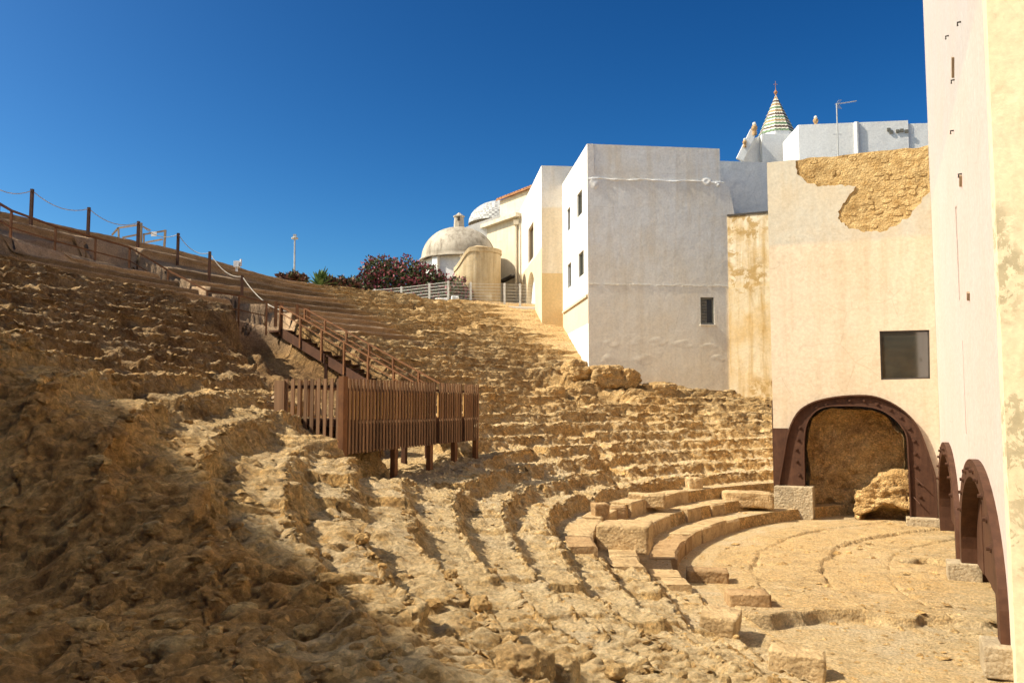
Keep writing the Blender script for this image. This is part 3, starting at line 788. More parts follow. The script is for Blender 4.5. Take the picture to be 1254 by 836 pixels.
# rock-cut recess behind the arch
rec = empty('rock_recess', None, None, LC + EX*2.7 - NF*1.0 + Z3*-4.2, kind='structure'); rec['label'] = 'ochre rock chamber behind the large steel arch'
ii = [(x, z) for x, z in offset_line(i1, -0.14)]
nd = 26; np_ = []
ln = [ii[0]]
for k in range(len(ii)-1):
    m_k = max(1, int(math.dist(ii[k], ii[k+1]) / 0.10))
    for j in range(1, m_k+1): ln.append((ii[k][0]+(ii[k+1][0]-ii[k][0])*j/m_k, ii[k][1]+(ii[k+1][1]-ii[k][1])*j/m_k))
L_ = np.array(ln); cxm = L_[:, 0].mean()
dep = np.linspace(0.15, 2.9, nd)
A_, D_ = np.meshgrid(np.arange(len(L_)), dep, indexing='ij')
lx, lz = L_[A_, 0], L_[A_, 1]
sp = 1 + 0.14 * sstep(0.2, 0.7, D_)
lx = cxm + (lx - cxm) * sp; lz = -1.6 + (lz + 1.6) * (1 + 0.10*sstep(0.2, 0.7, D_))
nn = 0.22*fbm(lx/0.7, lz/0.7, D_/0.7, 5, 301, 0.6)
lx = lx + nn*np.sign(lx-cxm)*0.6; lz = lz + nn*0.6
Vr = np.array(LC)[None] + lx.ravel()[:,None]*np.array(EX) + lz.ravel()[:,None]*np.array(Z3) - D_.ravel()[:,None]*np.array(NF)
def rockmesh(name, V, a, b, dk=0.3, sa=0.2, flip=False):
    z = np.zeros(len(V)); return gridmesh(name, V, a, b, True, dict(sand=z+sa, conc=z, dark=z+dk, gravel=z), flip)
child(link('rock_vault', rockmesh('rock_vault', Vr, len(L_), nd, 0.1), M_ROCK), rec)
gx, gz = np.meshgrid(np.linspace(-0.2, WF+0.6, 90), np.linspace(-4.6, 1.1, 80), indexing='ij')
dd = 1.45 + 0.30*fbm(gx/1.1, gz/1.1, gx*0, 5, 311, 0.6) + 0.10*fbm(gx/0.25, gz/0.25, gx*0, 3, 315) + 0.25*sstep(-2.6, -3.0, gz)*sstep(0.2,0.5,fbm(gx/0.6, gz/0.6, gx*0, 2, 318))
Vr = np.array(LC)[None] + gx.ravel()[:,None]*np.array(EX) + gz.ravel()[:,None]*np.array(Z3) - dd.ravel()[:,None]*np.array(NF)
child(link('rock_face', rockmesh('rock_face', Vr, 90, 80, 0.0), M_ROCK), rec)
gx, gz = np.meshgrid(np.linspace(-0.3, WF+0.6, 60), np.linspace(0.02, 3.0, 50), indexing='ij')
dd = -4.04 + 0.10*fbm(gx/0.6, gz/0.6, gx*0, 4, 321)
Vr = np.array(LC)[None] + gx.ravel()[:,None]*np.array(EX) + dd.ravel()[:,None]*np.array(Z3) - gz.ravel()[:,None]*np.array(NF)
child(link('rock_floor', rockmesh('rock_floor', Vr, 60, 50, 0.0, 0.8), M_ROCK), rec)

# ------------------------------------------------------------------ the tall house on the right
house_r = empty('tall_house', 'tall bleached plaster house at the right edge with two low steel arches in its foot', 'house', PC + NF*9 + Vector((0,0,-4.2)))
LR = 17.95; HR = 19.0
def arch_curve(s0, s1, zt, zb, n=26, ex=1.0):
    c, h = (s0+s1)/2, (s1-s0)/2; out = [(s0, zb)]
    zs = zt - (zt - zb) * 0.78
    for k in range(n+1):
        a = math.pi - math.pi*k/n
        out.append((c + h*math.cos(a), zs + (zt-zs)*max(0.0, math.sin(a))**0.9))
    out.append((s1, zb)); return out
A2o, A2i = arch_curve(0.35, 8.1, -1.02, -4.3), arch_curve(0.75, 7.7, -1.38, -4.3)
A3o, A3i = arch_curve(9.3, 17.35, -1.05, -4.4), arch_curve(9.7, 16.95, -1.42, -4.4)
slit = [(s, z) for s, z in ((10.2, 2.6), (10.55, 2.6), (10.55, 4.9), (10.2, 4.9))]
sl2 = [(10.6, -0.6), (10.8, -0.6), (10.75, 1.6), (10.65, 1.6)]
wall_out = [(0, HR), (0, -4.6), (0.35, -4.6)] + A2o[0:] + [(8.1, -4.6), (9.3, -4.6)] + A3o + [(17.35, -4.7), (LR, -4.7), (LR, HR)]
wr = slab_mesh('side_wall', PC, NF, Z3, NR, wall_out, [slit, sl2], 0.5)
child(link('side_wall', wr, M_RWALL), house_r)
b = MB(); b.box(PC + NF*LR - NR*9 + Z3*(HR/2-2.35) - NF*0.25 + NF*0.004 + NR*0.004, 18.0, 0.5, HR+4.7, NR, NF); child(b.build('front_wall', M_RYEL), house_r)  # far stretch is unseen, lengthened to bounce sunlight onto the shaded foreground
b = MB(); b.box(PC + NF*(LR/2) - NR*4 + Z3*(HR-0.4), LR-1, 7, 0.4, NF, NR); child(b.build('roof', M_RWALL), house_r)
b = MB(); b.box(PC + NF*0.25 - NR*4 + Z3*(HR/2-2.3), 0.5, 7.0, HR+4.6, NF, NR); child(b.build('rear_wall', M_RWALL), house_r)
# narrow slit openings and fixings
for nm, q, m_ in (('slit_window', slit, M_FRAME), ('slit_recess', sl2, M_RWALL)):
    b = MB(); b.box(PC + NF*sum(p[0] for p in q)/4*1.0 + Z3*(sum(p[1] for p in q)/4) - NR*0.28, 0.5, 0.05, q[2][1]-q[0][1]+0.3, NF, NR); child(b.build(nm, m_), house_r)
for (u, v0, v1) in ((1168.5, 70, 95), (1178, 215, 228), (1187.5, 358, 367)):
    p = onplane(u, v0, PC, NR); q = onplane(u, v1, PC, NR)
    b = MB(); b.bar(p + NR*0.02, q + NR*0.02, 0.12, 0.07, NR); child(b.build('timber_batten', M_GREYWOOD), house_r)
for (u, v) in ((1162,44),(1169,98),(1177,27),(1168,160),(1178,213)):
    p = onplane(u, v, PC, NR); b = MB(); b.tube([p, p + NR*0.07, p + NR*0.07 - Z3*0.08], 0.02, 6); child(b.build('hook', M_FRAME), house_r)
# two steel arches along the foot of the right wall
for (ao, ai, lab) in ((A2o, A2i, 'dark red steel arch in the foot of the tall house, beside the cream wall corner'), (A3o, A3i, 'nearest dark red steel arch at the foot of the tall house, at the right edge')):
    sm = (ao[0][0] + ao[-1][0]) / 2
    ar = empty('steel_arch', lab, 'steel arch', PC + NF*sm + Z3*-4.2 + NR*0.1, 'steel arches along the foot of the tall house')
    child(link('arch_rib', slab_mesh('arch_rib', PC + NR*0.14, NF, Z3, NR, band_poly(ao, ai), [], 0.6), M_STEEL), ar)
    ai_in = offset_line(ai, -0.02)
    # infill of upright steel plates set back in the arch
    s0, s1 = ai[0][0], ai[-1][0]; npl = 5
    def ztop(s):
        for (a, za), (b_, zb_) in zip(ai[1:-1], ai[2:]):
            if a <= s <= b_ + 1e-6: return za + (zb_-za)*(s-a)/max(b_-a, 1e-6)
        return ai[1][1]
    for q in range(npl):
        a, c_ = s0 + (s1-s0)*q/npl + 0.012, s0 + (s1-s0)*(q+1)/npl - 0.012
        zt_ = [(a + (c_-a)*j/6) for j in range(7)]
        poly = [(a, -3.75), (c_, -3.75)] + [(s, ztop(s)+0.03) for s in reversed(zt_)]
        child(link('infill_plate', slab_mesh('infill_plate', PC - NR*(0.20 + 0.02*(q % 2)), NF, Z3, NR, poly, [], 0.03), M_STEEL), ar)
    b = MB(); b.box(PC + NF*sm - NR*0.6 + Z3*-3.0, s1-s0+0.6, 0.05, 3.6, NF, NR); child(b.build('back_plate', M_FRAME), ar)
    # bolts on the underside, near the crown
    for q in range(4, 23, 2):
        s, z = ai[1+q]; o = bpy.data.objects.new('bolt', bolt_me); COL.objects.link(o)
        o.location = PC + NF*s + Z3*(z+0.18) + NR*0.14; o.rotation_mode = 'QUATERNION'; o.rotation_quaternion = NR.to_track_quat('Z', 'Y'); child(o, ar)
# ------------------------------------------------------------------ houses: white and ochre houses behind the seats
def prism_walls(par, mat_front, mat_left, A, ex, n, W, D, z0, z1, holes_f=(), holes_l=(), outline=None, th=0.35, lname='left_wall', fname='front_wall'):
    """front wall along ex from A (normal n), left wall running back from A"""
    lx = -n
    nl = -ex
    out = outline or [(0, z0), (W, z0), (W, z1), (0, z1)]
    child(link(fname, slab_mesh(fname, A, ex, Z3, n, out, holes_f, th), mat_front), par)
    child(link(lname, slab_mesh(lname, A - ex*0.004, lx, Z3, nl, [(0.003, z0), (D, z0), (D, z1), (0.003, z1)], holes_l, th), mat_left), par)
EA = Vector((1, 0.1, 0)).normalized(); NA = Vector((0.1, -1, 0)).normalized()
A0 = at(721.5, 500, 44.0); A0.z = 0
house_a = empty('white_house', 'big white house with one small low front window and four windows on its left side', 'house', A0 + Vector((3.5, 3, 0)))
def fa(u, v, P0=A0, e=EA, n=NA):
    p = onplane(u, v, P0, n); return ((p - P0).dot(e), p.z)
LA = Vector((-0.1017, 0.9948, 0)).normalized(); NLA = Vector((-0.9948, -0.1017, 0)).normalized()
def fl(u, v, P0=A0):
    p = onplane(u, v, P0, NLA); return ((p - P0).dot(LA), p.z)
def rect(f, u0, v0, u1, v1):
    a, b_, c_, d_ = f(u0, v1), f(u1, v1), f(u1, v0), f(u0, v0)
    x0_, x1_ = (a[0]+d_[0])/2, (b_[0]+c_[0])/2
    if x0_ > x1_: x0_, x1_ = x1_, x0_
    zb_, zt_ = (a[1]+b_[1])/2, (c_[1]+d_[1])/2
    return [(x0_, zb_), (x1_, zb_), (x1_, zt_), (x0_, zt_)]
wf = rect(fa, 858, 364, 874.5, 397)
zu = fa(722, 218)[1]; ztop_a = fa(719.5, 176)[1]
xr_lo = fa(906, 482)[0]; xr_up = fa(881.5, 182)[0]
sh = [fa(899, 258), fa(893, 232), fa(886, 222)]
outl = [(0, -1.5), (xr_lo, -1.5), (sh[0][0], sh[0][1]), sh[1], (sh[2][0], zu), (0, zu)]
child(link('front_wall', slab_mesh('front_wall', A0, EA, Z3, NA, outl, [wf], 0.4), M_AFRONT), house_a)
# the parapet storey stands back a little on an uneven ledge
child(link('upper_wall', slab_mesh('upper_wall', A0 - NA*0.025, EA, Z3, NA, [(0.0, zu-0.05), (xr_up, zu-0.05), (xr_up, fa(881.5, 182)[1]), (0.0, ztop_a)], [], 0.31), M_AFRONT), house_a)
n_ = 60; V = []; F = []
for k in range(n_+1):
    t = k/n_; x = t*(sh[2][0]-0.0); w_ = 0.015 + 0.035*abs(math.sin(k*0.9)*math.sin(k*0.37)); h_ = 0.05 + 0.03*math.sin(k*0.7)
    c_ = A0 + EA*x + Z3*(zu - 0.02 + 0.03*math.sin(k*0.31))
    V += [c_ - NA*0.1 + Z3*h_*0.5, c_ + NA*w_ + Z3*h_*0.2, c_ + NA*w_*0.6 - Z3*h_, c_ - NA*0.02 - Z3*h_*1.5]
for k in range(n_):
    for j in range(3): F.append((4*k+j, 4*k+j+1, 4*k+j+5, 4*k+j+4))
child(link('plaster_ledge', meshdata('plaster_ledge', V, F, True), M_AFRONT), house_a)
wl = [rect(fl, *q) for q in ((707, 235, 713, 264), (693.6, 255.6, 698.5, 283), (708.6, 308.5, 715, 338), (694.8, 322.7, 699.7, 352))]
DA = 8.2
child(link('left_wall', slab_mesh('left_wall', A0 - EA*0.006 + LA*0.0, LA, Z3, NLA, [(0.0, -1.0), (DA, -1.0), (DA, ztop_a), (0.0, ztop_a)], wl, 0.35), M_AWHITE), house_a)
b = MB(); zl = fl(721, 360)[1]; b.box(A0 + LA*(DA/2-0.1) + NLA*0.05 + Z3*(zl-0.06), DA-0.4, 0.12, 0.12, LA, NLA); child(b.build('wall_ledge', M_AWHITE), house_a)
b = MB(); b.box(A0 + EA*(xr_up/2) - NA*3.4 + Z3*(ztop_a-0.6), xr_up-0.9, 6.0, 0.3, EA, NA); child(b.build('roof', M_WHITE), house_a)
b = MB(); b.box(A0 + EA*(xr_up-0.2) - NA*3.6 + Z3*(ztop_a/2-0.5), 0.35, 6.4, ztop_a+0.6, EA, NA); child(b.build('right_wall', M_WHITE), house_a)
b = MB(); b.box(A0 + EA*(xr_up/2) - NA*6.6 + Z3*(ztop_a/2-0.5), xr_up, 0.35, ztop_a+0.55, EA, NA); child(b.build('rear_wall', M_WHITE), house_a)
for q in wl: window_in(house_a, A0, LA, NLA, q, M_GLASS, M_SHUTTER, 0.22, 0.07, mull=1)
wo = window_in(house_a, A0, EA, NA, wf, M_GLASS, M_SHUTTER, 0.24, 0.07)
# shutter leaf and stone sill in the front window
b = MB(); xm = wf[0][0]*0.45+wf[1][0]*0.55
for j in range(9):
    zz = wf[0][1] + (wf[2][1]-wf[0][1])*(j+0.5)/9
    b.box(A0 + EA*((wf[0][0]+xm)/2) - NA*0.10 + Z3*zz, xm-wf[0][0]-0.08, 0.02, (wf[2][1]-wf[0][1])/9*0.8, EA, NA)
o = b.build('shutter', M_SHUTTER); o.parent = wo
b = MB(); b.box(A0 + EA*((wf[0][0]+wf[1][0])/2) + NA*0.0 + Z3*(wf[0][1]-0.035), wf[1][0]-wf[0][0]+0.1, 0.14, 0.06, EA, NA); o = b.build('sill', M_AFRONT); o.parent = wo

# lumps of old render at the ends of the ledge, a seam with a brown run, and swollen plaster near the foot
def lump(u, v, w_, h_, d_, seed):
    a, z_ = fa(u, v); n1, n2 = 15, 11; V = []
    for i in range(n1):
        for j in range(n2):
            x, y = -1 + 2*i/(n1-1), -1 + 2*j/(n2-1); q = max(0.0, 1 - x*x - y*y)
            r_ = 0.6 + 0.4*math.sin(3.1*x + seed) * math.cos(2.7*y + seed*1.3)
            V.append(A0 + EA*(a + x*w_/2) + Z3*(z_ + y*h_/2) + NA*(q**0.8*d_*r_ - 0.004))
    child(link('plaster_swelling', gridmesh('plaster_swelling', np.array([tuple(p) for p in V]), n1, n2), M_AFRONT), house_a)
lump(728, 224, 0.55, 0.75, 0.07, 1); lump(866, 223, 0.55, 0.45, 0.09, 2); lump(878, 226, 0.4, 0.3, 0.09, 3)
for q, (u, v, w_, h_) in enumerate(((750, 420, 0.9, 0.5), (775, 416, 1.2, 0.7), (806, 418, 1.0, 0.5), (838, 421, 1.3, 0.5), (868, 424, 0.9, 0.35), (880, 438, 0.8, 0.4), (790, 440, 1.3, 0.6), (745, 440, 0.8, 0.6))):
    lump(u, v, w_*1.2, h_*1.1, 0.02, 4 + q)
b = MB(); sz = fa(800, 349)[1]
for k in range(40):
    x0_, x1_ = xr_lo*k/40, xr_lo*(k+0.93)/40; dz = 0.015*math.sin(k*1.7) + 0.01*math.sin(k*0.6)
    if k % 7 != 3: b.box(A0 + EA*((x0_+x1_)/2) + NA*0.004 + Z3*(sz+dz), x1_-x0_, 0.03 + 0.012*math.sin(k*2.3), 0.045, EA, NA)
child(b.build('plaster_seam', M_AFRONT), house_a)

# second house, further back
M0 = at(664, 500, 52.0); M0.z = 0
house_m = empty('patchy_house', 'white and beige house with a blind arch, between the white house and the domed chapel', 'house', M0 + Vector((2, 4, 6)))
zt_m = at(CX, 205.6, 52).z + 0.15
fm = lambda u, v: fl(u, v, M0)
wm = rect(fm, 647, 276, 653.5, 319)
ar0, ar1 = fm(655.5, 385)[0], fm(645, 385)[0]; zar = fm(650, 333)[1]; zarb = 6.2
mo = [(ar0, zarb), (ar1, zarb)] + [((ar0+ar1)/2 + (ar1-ar0)/2*math.cos(math.pi*k/12), zar - (ar1-ar0)/2 + (ar1-ar0)/2*math.sin(math.pi*k/12)) for k in range(13)]
child(link('left_wall', slab_mesh('left_wall', M0 - EA*0.004, LA, Z3, NLA, [(0, 4.5), (12.0, 4.5), (12.0, zt_m), (0, zt_m)], [wm, mo], 0.45), M_MLEFT), house_m)
child(link('front_wall', slab_mesh('front_wall', M0, EA, Z3, NA, [(0, 4.5), (3.2, 4.5), (3.2, zt_m), (0, zt_m)], [], 0.4), M_MFRONT), house_m)
b = MB(); b.box(M0 + EA*1.7 - NA*6 + Z3*(zt_m-0.5), 2.6, 11, 0.3, EA, NA); child(b.build('roof', M_WHITE), house_m)
window_in(house_m, M0, LA, NLA, wm, M_GLASS, M_GREYWOOD, 0.3, 0.12)
b = MB(); b.box(M0 + LA*((ar0+ar1)/2) - NLA*0.36 + Z3*(zarb+1.4), ar1-ar0+0.2, 0.06, 2.9, LA, NLA); child(b.build('door', M_WHITE), house_m)
b = MB(); b.box(M0 + LA*((ar0+ar1)/2) - NLA*0.40 + Z3*(zarb+2.9), ar1-ar0+0.6, 0.05, 5.0, LA, NLA); child(b.build('arch_infill', M_APSE), house_m)

# ochre stained wall and the set-back white house, right of the white house
B0 = A0 + EA*(xr_lo - 0.5) + NA*0.03; B0.z = 0
BX, BN = EX, NF
def fb(u, v, P0, n=NF, e=EX): p = onplane(u, v, P0, n); return ((p - P0).dot(e), p.z)
hb = empty('ochre_house', 'narrow ochre house wall with flaking stained plaster, between the white house and the cream house', 'house', B0 + Vector((1.5, 0.3, 0)))
zb_t = fb(920, 260, B0)[1]; zmid = fb(920, 351, B0)[1]
child(link('lower_wall', slab_mesh('lower_wall', B0 + BN*0.07, BX, Z3, BN, [(0, -1.5), (5.2, -1.5), (5.2, zmid), (0, zmid)], [], 0.5), M_STAINED), hb)
child(link('upper_wall', slab_mesh('upper_wall', B0, BX, Z3, BN, [(0, zmid-0.02), (5.2, zmid-0.02), (5.2, zb_t), (0, zb_t)], [], 0.43), M_STAINED), hb)
b = MB(); b.box(B0 + BX*2.6 - BN*1.75 + Z3*(zb_t-0.06), 5.2, 3.6, 0.1, BX, BN); child(b.build('roof', M_FRAME), hb)
C0 = at(876, 500, 48.4); C0.z = 0
hc = empty('set_back_house', 'shaded white house wall set back above the ochre wall', 'house', C0 + Vector((3, 1, 8)))
zc = fb(910, 198, C0, NA, EA)[1]
child(link('front_wall', slab_mesh('front_wall', C0, EA, Z3, NA, [(0, 6), (9, 6), (9, zc), (0, zc)], [], 0.4), M_WHITE), hc)
b = MB(); b.box(C0 + EA*4.5 - NA*3 + Z3*(zc-0.3), 9, 5.0, 0.3, EA, NA); child(b.build('roof', M_WHITE), hc)

# white roof house with the stair-tower blocks in front of the spire
G0 = at(987, 500, 57.0); G0.z = 0
EG = Vector((1, -0.09, 0)).normalized(); NG = Vector((-0.09, -1, 0)).normalized()
def fg(u, v, P0=G0): p = onplane(u, v, P0, NG); return ((p - P0).dot(EG), p.z)
hg = empty('rooftop_house', 'white rooftop block with a rounded pipe chase, behind the cream house', 'house', G0 + Vector((4, 3, 10)))
x1g = fg(1112, 150)[0]; zg = fg(978, 153)[1]; zg2 = fg(1112, 147.5)[1]
child(link('front_wall', slab_mesh('front_wall', G0, EG, Z3, NG, [(0, 8), (x1g, 8), (x1g, zg2), (0, zg)], [], 0.4), M_WHITE), hg)
GL = at(967, 500, 58.6); GL.z = 0; gd = (G0 - GL).normalized(); gn = Vector((gd.y, -gd.x, 0))
if gn.dot(Vector((-1,-1,0))) < 0: gn = -gn
child(link('left_wall', slab_mesh('left_wall', GL, gd, Z3, gn, [(0, 8), ((G0-GL).length-0.004, 8), ((G0-GL).length-0.004, zg), (0, zg - 0.75)], [], 0.3), M_WHITE), hg)
b = MB(); p = G0 + EG*fg(1049, 165)[0]; b.tube([p + NG*0.02 + Z3*8, p + NG*0.02 + Z3*(zg+0.05)], 0.16, 10); child(b.build('pipe_chase', M_WHITE), hg)
b = MB(); b.box(G0 + EG*(x1g+1.4) - NG*1.6 + Z3*11, 2.8, 3.0, 2*(fg(1120,153)[1]-11)+0.25, EG, NG); child(b.build('side_block', M_WHITE), hg)
b = MB(); b.box(G0 + EG*(x1g/2) - NG*2.9 + Z3*(zg-0.35), x1g-0.3, 5, 0.3, EG, NG); child(b.build('roof', M_WHITE), hg)
for (u, v) in ((1088,159),(1091,162),(1110,161),(1104,160),(1099,161)):
    a, z_ = fg(u, v); b = MB(); b.box(G0 + EG*a + NG*0.03 + Z3*z_, 0.22, 0.1, 0.22, EG, NG); child(b.build('wall_scar', M_SHUTTER), hg)
# aerial on a tall mast
AP = G0 + EG*fg(1020, 190)[0] + NG*1.2
zt_ = at(CX, 126, AP.y).z
ant = empty('roof_aerial', 'tall thin television aerial standing in front of the rooftop block', 'aerial', AP + Z3*(zt_-4.4))
b = MB(); b.tube([AP + Z3*(zt_-4.4), AP + Z3*(zt_-0.05)], 0.045, 6); child(b.build('mast', M_GREYSTEEL), ant)
b = MB(); h0 = AP + Z3*(zt_-0.1); h1 = AP + Vector((1.35, 0, zt_+0.12))
b.tube([h0 - Vector((0.1,0,0)), h1], 0.025, 5); child(b.build('boom', M_GREYSTEEL), ant)
b = MB()
for k in range(9):
    c_ = h0.lerp(h1, 0.12 + 0.1*k); b.bar(c_ - Vector((0.05, 0.16, 0.0)), c_ + Vector((0.05, 0.16, 0.0)), 0.015, 0.015)
for s in (-1, 1):
    for q in range(3): c_ = h0 + Vector((0.08*q-0.05, 0, 0)); b.bar(c_, c_ + Vector((0.22, 0.0, 0.32*s)), 0.02, 0.02)
child(b.build('element', M_GREYSTEEL), ant)
b = MB(); b.bar(AP + Z3*(zt_-2.15) - Vector((0.3,0,0)), AP + Z3*(zt_-2.15) + Vector((0.25,0,0)), 0.03, 0.03); child(b.build('crossbar', M_GREYSTEEL), ant)

# white tower with the tiled spire
SP = at(959.5, 500, 62.0); SP.z = 0
zs0 = at(CX, 166, 62).z; zs1 = at(CX, 117, 62).z; rs = 1.32
tower = empty('bell_tower', 'white tower with a pointed spire of striped coloured tiles', 'tower', SP + Z3*10)
M_T = [simple('cream_glazed_tile', (0.66, 0.62, 0.50), 0.4, 0.15, 5), simple('green_glazed_tile', (0.13, 0.22, 0.11), 0.4, 0.2, 5), simple('ochre_glazed_tile', (0.42, 0.26, 0.12), 0.4, 0.2, 5), simple('dark_glazed_tile', (0.12, 0.075, 0.06), 0.4, 0.2, 5)]
seq = [1,0,3,0,1,0,2,0,1,0,3,0,2,0,1,0,2,0,3,0,2,0]
nb = len(seq); ns = 8
for k, ci in enumerate(seq):
    t0, t1 = k/nb, (k+1)/nb
    r_0, r_1 = rs*(1-t0)+0.05, rs*(1-t1)+0.02
    za, zb_ = zs0 + (zs1-zs0)*t0, zs0 + (zs1-zs0)*t1
    b = MB(); V = []; F = []
    m = 6                       # scalloped lower edge: tiles in each course
    for s in range(ns):
        a0_, a1_ = 2*math.pi*(s+0.5)/ns, 2*math.pi*(s+1.5)/ns
        for q in range(m+1):
            t = q/m; d0 = Vector((math.cos(a0_), math.sin(a0_), 0)).lerp(Vector((math.cos(a1_), math.sin(a1_), 0)), t)
            dz = -0.025 if q % 2 else 0.015
            V += [SP + d0*r_0 + Z3*(za+dz), SP + d0*(r_1) + Z3*zb_]
        o0 = s*(m+1)*2
        for q in range(m): F.append((o0+2*q, o0+2*q+2, o0+2*q+3, o0+2*q+1))
    b.add(V, F); child(b.build('tile_course', M_T[ci]), tower)
b = MB()
for z_, r_ in ((zs0-4.5, rs*1.0),): b.lathe(SP, [(r_, z_), (r_, zs0+0.02), (0.01, zs0+0.03)], 8, R(22.5), R(382.5))
child(b.build('tower_drum', M_WHITE), tower)
b = MB(); b.lathe(SP + Z3*(zs1-0.02), [(0.06,0),(0.05,0.1),(0.13,0.2),(0.14,0.28),(0.05,0.38),(0.02,0.5),(0.015,1.1),(0.0,1.12)], 10); b.bar(SP + Z3*(zs1+0.85) - Vector((0.14,0,0)), SP + Z3*(zs1+0.85) + Vector((0.14,0,0)), 0.03, 0.03)
child(b.build('finial', M_TILE), tower)
# sloping white volume at the left of the spire, with its eaves
SQ = at(931, 500, 60.0); SQ.z = 0
b = MB()
def pz(u, v, D): p = at(u, v, D); return p
P4 = [pz(908, 200, 59.5), pz(931, 200, 60.5), pz(931, 166, 60.5), pz(923, 170, 59.5)]
Q4 = [p + Vector((0.25, 3.0, 0)) for p in P4]
b.add(P4 + Q4, [(0,1,2,3),(7,6,5,4),(0,4,5,1),(1,5,6,2),(2,6,7,3),(3,7,4,0)]); child(b.build('gable_wall', M_WHITE), tower)
b = MB(); b.bar(pz(905.5, 196, 59.4), pz(923, 160, 59.4), 0.5, 0.22, (0,1,0)); child(b.build('eaves', M_WHITE), tower)
b = MB(); b.box(pz(953, 183, 60.3), 2.5, 0.6, 2.1); child(b.build('front_block', M_WHITE), tower)
def pinnacle(u, v, D, s, lab):
    p = at(u, v, D)
    t = empty('roof_pinnacle', lab, 'pinnacle', p, 'glazed pinnacles round the spire')
    b = MB(); b.lathe(p, [(0.18*s,-0.25*s),(0.2*s,0),(0.12*s,0.06*s),(0.24*s,0.25*s),(0.26*s,0.42*s),(0.14*s,0.58*s)], 10); child(b.build('urn', M_T[2]), t)
    b = MB(); b.lathe(p + Z3*0.56*s, [(0.13*s,0.0),(0.17*s,0.1*s),(0.14*s,0.22*s),(0.0,0.32*s)], 10); child(b.build('cap', M_T[0]), t)
pinnacle(924, 162, 59.2, 0.85, 'small glazed pinnacle just left of the striped spire')
pinnacle(912, 178, 59.2, 0.6, 'smallest glazed pinnacle, lowest on the sloping gable')
pinnacle(999, 152.5, 60.0, 0.75, 'glazed pinnacle showing above the rooftop block')

# ------------------------------------------------------------------ the church group at the left of the houses
K0 = at(637, 500, 63.0); K0.z = 0
DK = Vector((-0.54, 0.84, 0)).normalized(); NK = Vector((-0.84, -0.54, 0)).normalized()
church = empty('church', 'beige church wall with a tiled roof and a lattice vault behind the domed chapel', 'church', K0 + Z3*6)
zk = at(CX, 263, 63).z
child(link('nave_wall', slab_mesh('nave_wall', K0, DK, Z3, NK, [(0, 5), (9, 5), (9, zk), (0, zk)], [], 0.5), M_CHURCH), church)
b = MB(); b.bar(K0 + NK*0.15 + Z3*(zk-0.02) - DK*0.1, K0 + NK*0.15 + Z3*(zk-0.02) + DK*9, 0.6, 0.28); child(b.build('cornice', M_CHURCH), church)
b = MB(); p = K0 + NK*0.12 + DK*0.35; b.tube([p + Z3*6.3, p + Z3*(zk-0.6)], 0.09, 8); b.box(p + Z3*(zk-0.55), 0.4, 0.4, 0.35); child(b.build('drain_pipe', M_CHURCH), church)
K1 = K0 - NK*0.9 - DK*0.75
zk2 = at(CX, 238, 64.5).z
child(link('clerestory_wall', slab_mesh('clerestory_wall', K1, DK, Z3, NK, [(0, zk-1), (5.04, zk-1), (5.04, zk2+0.15), (0, zk2+0.15)], [], 0.4), M_CHURCH), church)
# tiled lean-to roof built of courses
b = MB(); e0 = K1 + NK*0.3 + Z3*(zk2+0.15) - DK*0.3; e1 = e0 + DK*5.5
for k in range(14):
    a = e0.lerp(e1, k/14); c_ = e0.lerp(e1, (k+0.75)/14); up_ = -NK*1.9 + Z3*0.75
    b.add([a, c_, c_ + up_, a + up_, a + Z3*0.14, c_ + Z3*0.14, c_ + up_ + Z3*0.14, a + up_ + Z3*0.14], [(3,2,1,0),(4,5,6,7),(0,1,5,4),(1,2,6,5),(2,3,7,6),(3,0,4,7)])
b.add([e0 - Z3*0.05, e1 - Z3*0.05, e1 + up_ - Z3*0.05, e0 + up_ - Z3*0.05, e0 + Z3*0.05, e1 + Z3*0.05, e1 + up_ + Z3*0.05, e0 + up_ + Z3*0.05], [(3,2,1,0),(4,5,6,7),(0,1,5,4),(1,2,6,5),(2,3,7,6),(3,0,4,7)])
child(b.build('tile_roof', M_TILE), church)
# white sloping parapet and lattice vault
b = MB(); P4 = [at(560, 330, 67), at(616, 330, 67), at(616, 262, 67), at(574, 276.5, 67), at(560, 283, 67)]
Q4 = [p + Vector((0, 0.6, 0)) for p in P4]
b.add(P4 + Q4, [(0,1,2,3,4),(9,8,7,6,5),(0,5,6,1),(1,6,7,2),(2,7,8,3),(3,8,9,4),(4,9,5,0)]); child(b.build('parapet', M_WHITE), church)
k = NT('lattice_tilework'); br = k.n('ShaderNodeTexBrick'); br.inputs['Scale'].default_value = 3.4
k.lk(k.obj, br.inputs['Vector']); br.inputs['Color1'].default_value = (0.72,0.70,0.66,1); br.inputs['Color2'].default_value = (0.66,0.64,0.6,1); br.inputs['Mortar'].default_value = (0.30,0.29,0.27,1); br.inputs['Mortar Size'].default_value = 0.06
k.t.nodes.remove(br)
ck = k.n('ShaderNodeTexChecker'); ck.inputs['Scale'].default_value = 4.2; ck.inputs[1].default_value = (0.52,0.51,0.48,1); ck.inputs[2].default_value = (0.26,0.25,0.24,1); k.lk(k.scaled(k.co, (1, 1, 1.3)), ck.inputs[0])
M_LATT = k.done(ck.outputs[0], 0.7)
cdm = at(613, 275, 71.5)
b = MB(); b.lathe(cdm, [(2.75*math.cos(a), 2.0*math.sin(a)) for a in [math.pi/2*q/8 for q in range(9)]], 28); child(b.build('lattice_vault', M_LATT, smooth=True), church)

